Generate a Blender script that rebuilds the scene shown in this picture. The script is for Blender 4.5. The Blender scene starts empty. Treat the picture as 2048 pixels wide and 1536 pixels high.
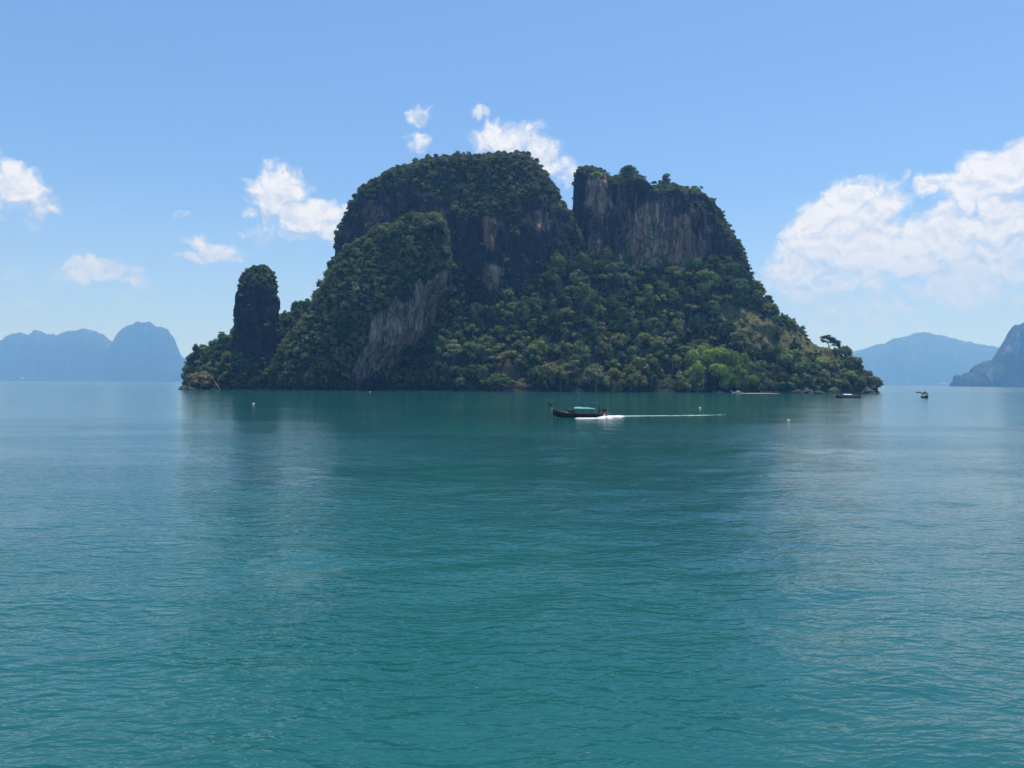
import bpy, bmesh, math, random
import numpy as np
from mathutils import Matrix, Vector, Euler
from mathutils.bvhtree import BVHTree

random.seed(7)
RNG = np.random.default_rng(7)
SC = bpy.context.scene
COL = SC.collection
R = math.radians

# ------------------------------------------------------------------ camera
F = 1538.0                       # focal length of the photograph in its own pixels (2048 wide)
CAM_H = 7.0
ROLL = R(0.32)
PITCH = -math.atan2(768 - 765.7, F)
cam_d = bpy.data.cameras.new('camera')
cam = bpy.data.objects.new('camera', cam_d)
COL.objects.link(cam)
cam_d.sensor_width = 36.0
cam_d.lens = 36.0 * F / 2048.0
cam_d.clip_start = 0.5
cam_d.clip_end = 40000
CM = Matrix.Rotation(R(90) + PITCH, 4, 'X') @ Matrix.Rotation(ROLL, 4, 'Z')
cam.matrix_world = Matrix.Translation((0, 0, CAM_H)) @ CM
SC.camera = cam
_r = np.array(CM.col[0][:3]); _u = np.array(CM.col[1][:3]); _f = -np.array(CM.col[2][:3])
CAMP = np.array((0.0, 0.0, CAM_H))


def ray(px, py):
    px = np.asarray(px, float); py = np.asarray(py, float)
    return _f + ((px - 1024) / F)[..., None] * _r + ((768 - py) / F)[..., None] * _u


def at(px, py, Y):
    """the point of the world seen at photo pixel (px, py) at distance Y"""
    d = ray(px, py)
    return CAMP + d * (np.asarray(Y, float) / d[..., 1])[..., None]


def on_water(px, py, z=0.0):
    d = ray(px, py)
    return CAMP + d * ((z - CAM_H) / d[..., 2])[..., None]


def proj(P):
    q = np.asarray(P, float) - CAMP
    dep = q @ _f
    return 1024 + F * (q @ _r) / dep, 768 - F * (q @ _u) / dep


# ------------------------------------------------------------------ light, sky, exposure
SUN_EL, SUN_AZ = R(77), R(38)     # azimuth clockwise from straight ahead (+Y)
SUN_DIR = Vector((math.sin(SUN_AZ) * math.cos(SUN_EL), math.cos(SUN_AZ) * math.cos(SUN_EL), math.sin(SUN_EL)))
sun_d = bpy.data.lights.new('sun', 'SUN')
sun_d.energy = 4.8
sun_d.angle = R(0.53)
sun_d.color = (1.0, 0.97, 0.91)
sun = bpy.data.objects.new('sun', sun_d)
sun.rotation_euler = SUN_DIR.to_track_quat('Z', 'Y').to_euler()
COL.objects.link(sun)

SC.view_settings.view_transform = 'Standard'
SC.view_settings.look = 'None'
SC.view_settings.exposure = 0.0
SC.view_settings.gamma = 1.0
SC.view_settings.use_curve_mapping = False
SC.render.engine = 'CYCLES'
cy = SC.cycles
cy.max_bounces = 5
cy.diffuse_bounces = 2
cy.glossy_bounces = 2
cy.transmission_bounces = 2
cy.transparent_max_bounces = 6
cy.volume_bounces = 1
cy.use_denoising = True
cy.sample_clamp_indirect = 4.0
cy.sample_clamp_direct = 3.0
cy.caustics_reflective = False
cy.caustics_refractive = False


class NT:
    """tiny helper around a node tree"""
    def __init__(self, nt):
        self.nt = nt
        nt.nodes.clear()

    def n(self, typ, **kw):
        nd = self.nt.nodes.new(typ)
        for k, v in kw.items():
            if hasattr(nd, k):
                setattr(nd, k, v)
        return nd

    def lk(self, a, b):
        self.nt.links.new(a, b)

    def put(self, sock, v):
        if v is None:
            return
        if isinstance(v, bpy.types.NodeSocket):
            self.lk(v, sock)
        else:
            sock.default_value = v

    def m(self, op, a=None, b=None, c=None, clamp=False):
        nd = self.n('ShaderNodeMath', operation=op, use_clamp=clamp)
        for i, v in enumerate((a, b, c)):
            self.put(nd.inputs[i], v)
        return nd.outputs[0]

    def vm(self, op, a=None, b=None, s=None):
        nd = self.n('ShaderNodeVectorMath', operation=op)
        self.put(nd.inputs[0], a)
        self.put(nd.inputs[1], b)
        if s is not None:
            self.put(nd.inputs['Scale'], s)
        return nd.outputs['Value'] if op in ('LENGTH', 'DOT_PRODUCT', 'DISTANCE') else nd.outputs[0]

    def ss(self, v, a, b, lo=0.0, hi=1.0):
        nd = self.n('ShaderNodeMapRange', interpolation_type='SMOOTHSTEP')
        self.put(nd.inputs['Value'], v)
        self.put(nd.inputs['From Min'], a); self.put(nd.inputs['From Max'], b)
        self.put(nd.inputs['To Min'], lo); self.put(nd.inputs['To Max'], hi)
        return nd.outputs['Result']

    def mix(self, f, a, b, blend='MIX'):
        nd = self.n('ShaderNodeMix', data_type='RGBA', blend_type=blend)
        self.put(nd.inputs['Factor'], f)
        for s, v in ((nd.inputs[6], a), (nd.inputs[7], b)):
            if isinstance(v, tuple) and len(v) == 3:
                v = (*v, 1)
            self.put(s, v)
        return nd.outputs[2]

    def noise(self, vec, scale=1.0, detail=3.0, rough=0.5, dim='3D', dist=0.0, lac=2.0):
        nd = self.n('ShaderNodeTexNoise', noise_dimensions=dim)
        self.put(nd.inputs['Vector'], vec)
        self.put(nd.inputs['Scale'], scale); self.put(nd.inputs['Detail'], detail)
        self.put(nd.inputs['Roughness'], rough); self.put(nd.inputs['Distortion'], dist)
        self.put(nd.inputs['Lacunarity'], lac)
        return nd.outputs['Fac']

    def comb(self, x=0.0, y=0.0, z=0.0):
        nd = self.n('ShaderNodeCombineXYZ')
        self.put(nd.inputs[0], x); self.put(nd.inputs[1], y); self.put(nd.inputs[2], z)
        return nd.outputs[0]

    def sep(self, v):
        nd = self.n('ShaderNodeSeparateXYZ')
        self.lk(v, nd.inputs[0])
        return nd.outputs


# ---- the sky: Nishita plus procedural cumulus laid out by direction (azimuth, elevation)
SKY_STRENGTH = 0.15
world = bpy.data.worlds.new('World')
SC.world = world
world.use_nodes = True
W = NT(world.node_tree)
tc = W.n('ShaderNodeTexCoord')
dvec = tc.outputs['Generated']
dx, dy, dz = W.sep(dvec)
zc = W.m('ADD', W.m('MAXIMUM', dz, 0.0), 0.07)
sky = W.n('ShaderNodeTexSky', sky_type='NISHITA')
sky.sun_disc = False
sky.sun_elevation = SUN_EL
sky.sun_rotation = SUN_AZ
sky.altitude = 0
sky.air_density = 1.0
sky.dust_density = 0.3
sky.ozone_density = 2.0
W.lk(W.vm('NORMALIZE', W.comb(dx, dy, zc)), sky.inputs['Vector'])
az = W.m('ARCTAN2', dx, dy)
el = W.m('ARCSINE', dz)
ae = W.comb(az, el, 0.0)


def azel(px, py):
    d = ray(px, py); d = d / np.linalg.norm(d)
    return math.atan2(d[0], d[1]), math.asin(d[2])


# cloud masses: photo centre, half sizes (photo px), tilt in degrees (counter-clockwise), weight
CLOUDS = [
    (-40, 345, 110, 75, -30, 1.0), (40, 375, 105, 50, -38, 1.05), (95, 405, 70, 28, -30, .85), (30, 425, 110, 28, 0, .55),
    (552, 385, 72, 56, 20, 1.15), (615, 432, 100, 46, -22, 1.1), (668, 440, 70, 48, 0, 1.0), (575, 468, 105, 28, 0, .62), (495, 420, 32, 16, 0, .75),
    (365, 421, 30, 17, 0, .85), (405, 434, 16, 9, 0, .6),
    (435, 500, 75, 26, -8, 1.0), (385, 513, 50, 14, 0, .75),
    (195, 540, 95, 28, 6, .95), (262, 552, 66, 26, -32, .9), (130, 545, 50, 22, 0, .6),
    (833, 233, 42, 22, 5, .85), (815, 270, 22, 18, 0, .6), (838, 285, 44, 28, 25, .85),
    (960, 221, 32, 17, 0, .75), (1010, 278, 95, 44, 0, 1.1), (1080, 305, 70, 55, -35, .95), (1120, 345, 50, 55, -30, .7),
    (1712, 425, 110, 78, 10, 1.35), (1640, 478, 115, 80, 40, 1.25), (1740, 510, 190, 85, 0, 1.15), (1590, 545, 100, 55, 0, .95), (1545, 555, 60, 24, 0, .65),
    (1860, 500, 190, 85, 12, 1.2), (1905, 430, 75, 60, 0, 1.05), (1960, 365, 120, 62, 12, 1.3), (2060, 330, 90, 70, 0, 1.3), (1880, 362, 70, 28, 8, .9),
    (2030, 440, 120, 100, 0, 1.1), (2060, 520, 80, 50, 0, .7), (1730, 585, 240, 60, 0, .75), (1806, 350, 14, 20, -25, .7), (1900, 600, 150, 30, 0, .42), (1620, 620, 90, 28, 0, .42), (1740, 615, 290, 85, 0, .72), (1700, 575, 240, 80, 0, .85), (1930, 545, 210, 110, 0, .95), (2040, 600, 120, 70, 0, .6),
    (60, 560, 120, 40, 0, .42), (240, 600, 200, 40, 0, .36),
    (20, 610, 90, 50, 0, .45), (0, 250, 22, 18, 0, .5), (345, 600, 22, 14, 0, .4), (440, 665, 36, 14, 0, .42), (756, 285, 16, 12, 0, .5), (440, 380, 14, 9, 0, .5),
]
warp = W.n('ShaderNodeTexNoise', noise_dimensions='2D')
W.put(warp.inputs['Vector'], ae); warp.inputs['Scale'].default_value = 26; warp.inputs['Detail'].default_value = 4
wv = W.vm('SCALE', W.vm('SUBTRACT', warp.outputs['Color'], (.5, .5, .5)), s=0.032)
aew = W.vm('ADD', ae, wv)
mask = None; ysum = None; fsum = None
for (cx, cyy, rx, ry, tilt, wt) in CLOUDS:
    a0, e0 = azel(cx, cyy)
    a1, _ = azel(cx + rx, cyy); _, e1 = azel(cx, cyy - ry)
    mp = W.n('ShaderNodeMapping', vector_type='TEXTURE')
    W.lk(aew, mp.inputs['Vector'])
    mp.inputs['Location'].default_value = (a0, e0, 0)
    mp.inputs['Rotation'].default_value = (0, 0, R(tilt))
    mp.inputs['Scale'].default_value = (abs(a1 - a0) * 1.25, abs(e1 - e0) * 1.25, 1)
    f = W.ss(W.vm('LENGTH', mp.outputs[0]), 1.12, 0.25, 0.0, wt)
    mask = f if mask is None else W.m('MAXIMUM', mask, f)
    yl = W.m('MULTIPLY', f, W.sep(mp.outputs[0])[1])
    ysum = yl if ysum is None else W.m('ADD', ysum, yl)
    fsum = f if fsum is None else W.m('ADD', fsum, f)
# elsewhere round the horizon: scattered fair-weather cumulus of the same sort
outs = W.ss(W.m('ABSOLUTE', az), R(38), R(46))
wide = W.noise(W.vm('MULTIPLY', W.vm('ADD', ae, (3.1, 0, 0)), (1.0, 2.2, 1)), 5.0, 2.0, 0.5, '2D')
wide = W.m('MULTIPLY', W.ss(wide, 0.5, 0.72), W.m('MULTIPLY', outs, W.ss(el, R(34), R(20))))
mask = W.m('MAXIMUM', mask, wide)
aes = W.vm('MULTIPLY', aew, (1.0, 1.25, 1.0))


def billow(v):
    vo = W.n('ShaderNodeTexVoronoi', voronoi_dimensions='2D', feature='SMOOTH_F1')
    W.put(vo.inputs['Vector'], v)
    vo.inputs['Scale'].default_value = 46.0
    vo.inputs['Detail'].default_value = 3.0
    vo.inputs['Roughness'].default_value = 0.6
    vo.inputs['Smoothness'].default_value = 0.35
    nz_ = W.noise(v, 22.0, 9.0, 0.58, '2D')
    return W.m('ADD', W.m('MULTIPLY', nz_, 0.80), W.m('MULTIPLY', W.m('SUBTRACT', 0.9, vo.outputs['Distance']), 0.24))


n1 = billow(aes)
n2 = billow(W.vm('ADD', aes, (-0.003, -0.011, 0)))
dens = W.m('ADD', W.m('MULTIPLY', mask, 0.70), W.m('MULTIPLY', W.m('SUBTRACT', n1, 0.52), 1.0))
alpha = W.m('MULTIPLY', W.ss(dens, 0.12, 0.62), W.ss(mask, 0.02, 0.35))
yrel = W.m('DIVIDE', ysum, W.m('MAXIMUM', fsum, 0.05))
lit = W.m('ADD', W.m('ADD', 0.52, W.m('MULTIPLY', yrel, 0.42)), W.m('MULTIPLY', W.m('SUBTRACT', n2, n1), -2.2), clamp=True)
lit = W.m('ADD', lit, W.m('MULTIPLY', W.ss(dens, 0.3, 0.75), 0.22), clamp=True)
lowgrey = W.ss(el, R(3), R(13), 0.35, 1.0)
lit = W.m('MULTIPLY', lit, lowgrey)
CW = 1.0 / SKY_STRENGTH
ccol = W.mix(lit, (0.53 * CW, 0.64 * CW, 0.82 * CW), (0.93 * CW, 0.95 * CW, 0.99 * CW))
alpha = W.m('MULTIPLY', alpha, W.ss(el, R(1.5), R(11), 0.42, 0.96))
skyc = W.mix(1.0, sky.outputs[0], (0.785, 0.965, 1.14), 'MULTIPLY')
SKY_TINT = skyc.node
veil = W.m('MULTIPLY', W.ss(el, R(15), R(1.5)), 0.40)
skyc = W.mix(veil, skyc, (0.52 * CW, 0.66 * CW, 0.84 * CW))
final = W.mix(alpha, skyc, ccol)
bg = W.n('ShaderNodeBackground')
W.lk(final, bg.inputs['Color'])
bg.inputs['Strength'].default_value = SKY_STRENGTH
wo = W.n('ShaderNodeOutputWorld')
W.lk(bg.outputs[0], wo.inputs['Surface'])
world.cycles.sampling_method = 'MANUAL'
world.cycles.sample_map_resolution = 512

# ------------------------------------------------------------------ noise in numpy
_perm = np.random.default_rng(3).permutation(256)
_perm = np.concatenate([_perm, _perm, _perm])
_grad = np.random.default_rng(4).normal(size=(256, 3))
_grad /= np.linalg.norm(_grad, axis=1)[:, None]


def perlin(p, seed=0):
    p = np.asarray(p, float) + seed * 17.137
    i = np.floor(p).astype(np.int64)
    f = p - i
    u = f * f * f * (f * (f * 6 - 15) + 10)
    i &= 255
    out = 0
    for dx_ in (0, 1):
        for dy_ in (0, 1):
            for dz_ in (0, 1):
                h = _perm[_perm[_perm[(i[:, 0] + dx_) & 255] + ((i[:, 1] + dy_) & 255)] + ((i[:, 2] + dz_) & 255)]
                g = _grad[h]
                d = g[:, 0] * (f[:, 0] - dx_) + g[:, 1] * (f[:, 1] - dy_) + g[:, 2] * (f[:, 2] - dz_)
                w = (u[:, 0] if dx_ else 1 - u[:, 0]) * (u[:, 1] if dy_ else 1 - u[:, 1]) * (u[:, 2] if dz_ else 1 - u[:, 2])
                out = out + d * w
    return out * 1.6


def fbm(p, octs=3, seed=0):
    s, a, o = 1.0, 1.0, 0
    p = np.asarray(p, float)
    for k in range(octs):
        o = o + a * perlin(p * s, seed + k)
        s *= 2.03; a *= 0.5
    return o


# ------------------------------------------------------------------ mesh helpers
def mesh_np(name, V, faces):
    """V (n,3); faces: list of int arrays, each (m,k)"""
    me = bpy.data.meshes.new(name)
    V = np.asarray(V, np.float32)
    me.vertices.add(len(V))
    me.vertices.foreach_set('co', V.ravel())
    loops = np.concatenate([f.ravel() for f in faces]).astype(np.int32)
    tot = np.concatenate([np.full(len(f), f.shape[1], np.int32) for f in faces])
    st = np.concatenate([[0], np.cumsum(tot)[:-1]]).astype(np.int32)
    me.loops.add(len(loops)); me.loops.foreach_set('vertex_index', loops)
    me.polygons.add(len(tot)); me.polygons.foreach_set('loop_start', st)
    try:
        me.polygons.foreach_set('loop_total', tot)
    except Exception:
        pass
    me.update(calc_edges=True)
    me.validate()
    return me


def add_attr(me, name, vals):
    a = me.attributes.new(name, 'FLOAT', 'POINT')
    a.data.foreach_set('value', np.asarray(vals, np.float32))


def smooth(me, on=True):
    me.polygons.foreach_set('use_smooth', np.full(len(me.polygons), on))


def obj(name, me, mat=None, parent=None, loc=None):
    o = bpy.data.objects.new(name, me)
    COL.objects.link(o)
    if mat is not None:
        for mm in (mat if isinstance(mat, (list, tuple)) else [mat]):
            me.materials.append(mm)
    if parent is not None:
        o.parent = parent
    if loc is not None:
        o.location = loc
    return o


def tag(o, label=None, cat=None, group=None, kind=None):
    if label: o['label'] = label
    if cat: o['category'] = cat
    if group: o['group'] = group
    if kind: o['kind'] = kind
    return o


def empty(name, loc, rz=0.0, sc=1.0):
    o = bpy.data.objects.new(name, None)
    COL.objects.link(o)
    o.location = loc
    o.rotation_euler = (0, 0, rz)
    o.scale = (sc, sc, sc)
    o.empty_display_size = 0.2
    return o


class MB:
    """collects simple solids into one mesh"""
    def __init__(self):
        self.v = []; self.f = []; self.mi = []

    def add(self, vs, fs, mi=0):
        b = len(self.v)
        self.v += [tuple(map(float, q)) for q in vs]
        self.f += [tuple(b + i for i in q) for q in fs]
        self.mi += [mi] * len(fs)

    def box(self, c, s, rz=0.0, mi=0):
        m = Matrix.Rotation(rz, 3, 'Z')
        vs = []
        for k in range(8):
            q = Vector(((k & 1) - .5, ((k >> 1) & 1) - .5, ((k >> 2) & 1) - .5))
            q = m @ Vector((q.x * s[0], q.y * s[1], q.z * s[2]))
            vs.append((q.x + c[0], q.y + c[1], q.z + c[2]))
        self.add(vs, [(0, 2, 3, 1), (4, 5, 7, 6), (0, 1, 5, 4), (2, 6, 7, 3), (0, 4, 6, 2), (1, 3, 7, 5)], mi)

    def tube(self, pts, rad, seg=6, mi=0, squash=1.0):
        pts = [Vector(p) for p in pts]
        if not isinstance(rad, (list, tuple)):
            rad = [rad] * len(pts)
        vs = []; fs = []
        for i, p in enumerate(pts):
            t = (pts[min(i + 1, len(pts) - 1)] - pts[max(i - 1, 0)]).normalized()
            a = t.cross(Vector((0, 0, 1)))
            if a.length < 1e-3:
                a = t.cross(Vector((0, 1, 0)))
            a.normalize(); b = a.cross(t)
            for k in range(seg):
                th = 2 * math.pi * k / seg
                vs.append(p + a * math.cos(th) * rad[i] * squash + b * math.sin(th) * rad[i])
        n = len(pts)
        for i in range(n - 1):
            for k in range(seg):
                k2 = (k + 1) % seg
                fs.append((i * seg + k, i * seg + k2, (i + 1) * seg + k2, (i + 1) * seg + k))
        fs.append(tuple(range(seg - 1, -1, -1)))
        fs.append(tuple((n - 1) * seg + k for k in range(seg)))
        self.add(vs, fs, mi)

    def lathe(self, prof, seg=14, c=(0, 0, 0), mi=0):
        vs = []; fs = []
        for (r, z) in prof:
            for k in range(seg):
                th = 2 * math.pi * k / seg
                vs.append((c[0] + r * math.cos(th), c[1] + r * math.sin(th), c[2] + z))
        n = len(prof)
        for i in range(n - 1):
            for k in range(seg):
                k2 = (k + 1) % seg
                fs.append((i * seg + k, i * seg + k2, (i + 1) * seg + k2, (i + 1) * seg + k))
        fs.append(tuple(range(seg - 1, -1, -1)))
        fs.append(tuple((n - 1) * seg + k for k in range(seg)))
        self.add(vs, fs, mi)

    def mesh(self, name, sm=False):
        me = bpy.data.meshes.new(name)
        me.from_pydata(self.v, [], self.f)
        if len(set(self.mi)) > 1:
            me.polygons.foreach_set('material_index', np.array(self.mi, np.int32))
        me.update()
        smooth(me, sm)
        return me

    def build(self, name, mat, parent=None, sm=False, loc=None):
        return obj(name, self.mesh(name, sm), mat, parent, loc)


# ------------------------------------------------------------------ materials
def new_mat(name):
    m = bpy.data.materials.new(name)
    m.use_nodes = True
    return m, NT(m.node_tree)


def simple(name, col, rough=0.6, var=0.25, scale=3.0, spec=0.3, metal=0.0):
    m, t = new_mat(name)
    b = t.n('ShaderNodeBsdfPrincipled')
    tcn = t.n('ShaderNodeTexCoord')
    nz = t.noise(tcn.outputs['Object'], scale, 4.0, 0.6)
    c = t.mix(t.ss(nz, 0.3, 0.7), tuple(x * (1 - var) for x in col), tuple(min(1, x * (1 + var)) for x in col))
    t.lk(c, b.inputs['Base Color'])
    b.inputs['Roughness'].default_value = rough
    b.inputs['Specular IOR Level'].default_value = spec
    b.inputs['Metallic'].default_value = metal
    o = t.n('ShaderNodeOutputMaterial')
    t.lk(b.outputs[0], o.inputs['Surface'])
    return m


def leaf_mat(name, col, tr=0.20, hue=0.25):
    col = (col[0] * 2.05, col[1] * 2.2, col[2] * 1.65)
    m, t = new_mat(name)
    oi = t.n('ShaderNodeObjectInfo')
    geo = t.n('ShaderNodeNewGeometry')
    rnd = oi.outputs['Random']
    c1 = tuple(x * (1 - hue) for x in col)
    c2 = (col[0] * (1 + hue * 1.1), col[1] * (1 + hue), col[2] * (1 + hue * .6))
    c = t.mix(rnd, c1, c2)
    nz = t.noise(geo.outputs['Position'], 0.9, 2.0, 0.6)
    c = t.mix(t.ss(nz, 0.35, 0.65), c, t.mix(1.0, c, (1.45, 1.3, 1.1), 'MULTIPLY'))
    c3 = t.mix(t.m('FRACT', t.m('MULTIPLY', rnd, 7.31)), c, (col[0] * 1.3, col[1] * 1.05, col[2] * 1.3))
    c = t.mix(0.35, c, c3)
    d = t.n('ShaderNodeBsdfDiffuse'); t.lk(c, d.inputs['Color'])
    tl = t.n('ShaderNodeBsdfTranslucent')
    t.lk(t.mix(1.0, c, (1.25, 1.35, 0.6), 'MULTIPLY'), tl.inputs['Color'])
    mx = t.n('ShaderNodeMixShader'); mx.inputs[0].default_value = tr
    t.lk(d.outputs[0], mx.inputs[1]); t.lk(tl.outputs[0], mx.inputs[2])
    o = t.n('ShaderNodeOutputMaterial')
    t.lk(mx.outputs[0], o.inputs['Surface'])
    return m


def rock_mat():
    m, t = new_mat('limestone')
    geo = t.n('ShaderNodeNewGeometry')
    P = geo.outputs['Position']
    Ps = t.vm('MULTIPLY', P, (1, 1, 0.13))
    streak = t.noise(Ps, 0.22, 6.0, 0.62, dist=0.6)
    streak2 = t.noise(Ps, 0.75, 5.0, 0.6, dist=0.4)
    blot = t.noise(P, 0.055, 4.0, 0.55)
    vor = t.n('ShaderNodeTexVoronoi', feature='DISTANCE_TO_EDGE')
    wp = t.n('ShaderNodeTexNoise'); wp.inputs['Scale'].default_value = 0.12; wp.inputs['Detail'].default_value = 5
    t.lk(P, wp.inputs['Vector'])
    t.lk(t.vm('MULTIPLY', t.vm('ADD', P, t.vm('SCALE', t.vm('SUBTRACT', wp.outputs['Color'], (.5, .5, .5)), s=12.0)), (1, 1, 0.10)), vor.inputs['Vector'])
    vor.inputs['Scale'].default_value = 0.11
    crack = t.ss(vor.outputs['Distance'], 0.0, 0.09)
    def at_(n):
        a = t.n('ShaderNodeAttribute', attribute_type='GEOMETRY')
        a.attribute_name = n
        return a.outputs['Fac']
    dark = t.mix(t.ss(streak, 0.3, 0.7), (0.010, 0.014, 0.017), (0.042, 0.046, 0.048))
    pale = t.mix(t.ss(streak, 0.42, 0.58), (0.14, 0.093, 0.072), (0.44, 0.295, 0.215))
    pale = t.mix(t.ss(streak2, 0.50, 0.60, 0, .62), pale, (0.06, 0.056, 0.055))
    pale = t.mix(t.ss(blot, 0.47, 0.60, 0, .75), pale, (0.27, 0.145, 0.10))
    pm = t.m('ADD', at_('pale'), t.m('MULTIPLY', t.m('SUBTRACT', streak, .5), 1.1))
    c = t.mix(t.ss(pm, 0.12, 0.78), dark, pale)
    c = t.mix(t.m('MULTIPLY', t.m('SUBTRACT', 1.0, crack), .5), c, (0.012, 0.012, 0.012))
    und = t.noise(P, 0.35, 4.0, 0.6)
    vegc = t.mix(t.ss(und, 0.35, 0.65), (0.016, 0.024, 0.012), (0.045, 0.062, 0.026))
    gn = t.noise(P, 0.6, 5.0, 0.65)
    grassc = t.mix(t.ss(gn, 0.35, 0.65), (0.075, 0.088, 0.030), (0.17, 0.155, 0.060))
    dryc = t.mix(t.ss(gn, 0.35, 0.65), (0.060, 0.052, 0.032), (0.125, 0.100, 0.058))
    c = t.mix(t.ss(t.m('ADD', at_('veg'), t.m('MULTIPLY', t.m('SUBTRACT', und, .5), .8)), 0.35, 0.65), c, vegc)
    c = t.mix(t.ss(t.m('ADD', at_('grass'), t.m('MULTIPLY', t.m('SUBTRACT', und, .5), .9)), 0.35, 0.65), c, grassc)
    c = t.mix(t.ss(t.m('ADD', at_('dry'), t.m('MULTIPLY', t.m('SUBTRACT', und, .5), .9)), 0.35, 0.65), c, dryc)
    b = t.n('ShaderNodeBsdfPrincipled')
    t.lk(c, b.inputs['Base Color'])
    b.inputs['Roughness'].default_value = 0.95
    b.inputs['Specular IOR Level'].default_value = 0.1
    bp = t.n('ShaderNodeBump')
    bp.inputs['Strength'].default_value = 0.9
    bp.inputs['Distance'].default_value = 2.6
    t.lk(t.m('ADD', t.m('ADD', streak, t.m('MULTIPLY', streak2, .5)), t.m('MULTIPLY', crack, .6)), bp.inputs['Height'])
    t.lk(bp.outputs[0], b.inputs['Normal'])
    o = t.n('ShaderNodeOutputMaterial')
    t.lk(b.outputs[0], o.inputs['Surface'])
    return m


def water_mat():
    m, t = new_mat('sea_water')
    geo = t.n('ShaderNodeNewGeometry')
    P = geo.outputs['Position']
    px_, py_, pz_ = t.sep(P)
    P2 = t.comb(px_, py_, 0.0)
    # wind patches and the calm lee under the island
    wob = t.noise(P2, 0.012, 4.0, 0.6, '2D')
    wob2 = t.noise(t.vm('MULTIPLY', P2, (0.35, 1, 1)), 0.06, 4.0, 0.62, '2D')
    edge = t.m('ADD', py_, t.m('MULTIPLY', t.m('SUBTRACT', wob, .5), 60.0))
    edge = t.m('ADD', edge, t.m('MULTIPLY', t.m('ABSOLUTE', t.m('SUBTRACT', px_, 30.0)), -0.16))
    edge = t.m('ADD', edge, t.m('MULTIPLY', t.m('SUBTRACT', wob2, .5), 34.0))
    lee = t.ss(edge, 112.0, 132.0)
    lee = t.m('MULTIPLY', lee, t.ss(py_, 900.0, 700.0))
    patch = t.ss(wob2, 0.36, 0.66, 0.55, 1.25)
    patch = t.m('MULTIPLY', patch, t.ss(py_, 13.0, 62.0, 1.2, 0.62))
    amp = t.m('MULTIPLY', patch, t.m('SUBTRACT', 1.0, t.m('MULTIPLY', lee, 0.66)))

    def height(off):
        q = t.vm('ADD', P2, off)
        qa = t.vm('MULTIPLY', q, (0.5, 1.0, 1.0))
        rot = t.n('ShaderNodeMapping'); rot.inputs['Rotation'].default_value = (0, 0, R(24)); rot.inputs['Scale'].default_value = (0.45, 1, 1)
        t.lk(q, rot.inputs['Vector'])
        rot2 = t.n('ShaderNodeMapping'); rot2.inputs['Rotation'].default_value = (0, 0, R(-18)); rot2.inputs['Scale'].default_value = (0.38, 1, 1)
        t.lk(q, rot2.inputs['Vector'])
        h = t.m('MULTIPLY', t.noise(qa, 0.5, 2.0, 0.5, '2D', dist=0.4), 0.105)
        h = t.m('ADD', h, t.m('MULTIPLY', t.noise(rot.outputs[0], 1.6, 2.0, 0.5, '2D', dist=0.6), 0.110))
        h = t.m('ADD', h, t.m('MULTIPLY', t.noise(rot2.outputs[0], 4.6, 3.0, 0.55, '2D', dist=0.4), 0.052))
        return h
    e = 0.03
    h0, hx, hy = height((0, 0, 0)), height((e, 0, 0)), height((0, e, 0))
    gx = t.m('MULTIPLY', t.m('DIVIDE', t.m('SUBTRACT', h0, hx), e), t.m('MULTIPLY', amp, 0.62))
    gy = t.m('MULTIPLY', t.m('DIVIDE', t.m('SUBTRACT', h0, hy), e), amp)
    N = t.vm('NORMALIZE', t.vm('ADD', geo.outputs['Normal'], t.comb(gx, gy, 0.0)))
    b = t.n('ShaderNodeBsdfPrincipled')
    deep = t.noise(P2, 0.02, 3.0, 0.5, '2D')
    body = t.mix(t.ss(deep, 0.35, 0.65), (0.006, 0.074, 0.076), (0.010, 0.094, 0.092))
    t.lk(body, b.inputs['Base Color'])
    b.inputs['Roughness'].default_value = 0.10
    b.inputs['IOR'].default_value = 1.36
    t.lk(N, b.inputs['Normal'])
    o = t.n('ShaderNodeOutputMaterial')
    t.lk(b.outputs[0], o.inputs['Surface'])
    return m


def far_mat():
    m, t = new_mat('far_forest')
    geo = t.n('ShaderNodeNewGeometry')
    nz = t.noise(t.vm('MULTIPLY', geo.outputs['Position'], (1, 1, .5)), 0.02, 8.0, 0.65)
    nz2 = t.noise(t.vm('MULTIPLY', geo.outputs['Position'], (1, 1, .25)), 0.012, 6.0, 0.6)
    c = t.mix(t.ss(nz, 0.35, 0.65), (0.018, 0.028, 0.016), (0.055, 0.07, 0.034))
    c = t.mix(t.ss(nz2, 0.58, 0.68), c, (0.17, 0.155, 0.14))
    d = t.n('ShaderNodeBsdfDiffuse'); t.lk(c, d.inputs['Color'])
    bp = t.n('ShaderNodeBump'); bp.inputs['Distance'].default_value = 18.0
    t.lk(nz, bp.inputs['Height']); t.lk(bp.outputs[0], d.inputs['Normal'])
    o = t.n('ShaderNodeOutputMaterial')
    t.lk(d.outputs[0], o.inputs['Surface'])
    return m


M_ROCK = rock_mat()
M_WATER = water_mat()
M_FAR = far_mat()

# ------------------------------------------------------------------ haze: one even box of air
HAZE = 1.15e-4
hb = MB()
hb.box((0, 8100, 529.5), (27000, 17000, 1061))
haze = hb.build('haze', None)
tag(haze, kind='stuff')
hm, ht = new_mat('air')
hv = ht.n('ShaderNodeVolumePrincipled')
hv.inputs['Color'].default_value = (0.245, 0.52, 1.0, 1)
hv.inputs['Absorption Color'].default_value = (1, 1, 1, 1)
hv.inputs['Density'].default_value = HAZE
hv.inputs['Anisotropy'].default_value = 0.25
ho = ht.n('ShaderNodeOutputMaterial')
ht.lk(hv.outputs[0], ho.inputs['Volume'])
haze.data.materials.append(hm)

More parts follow.
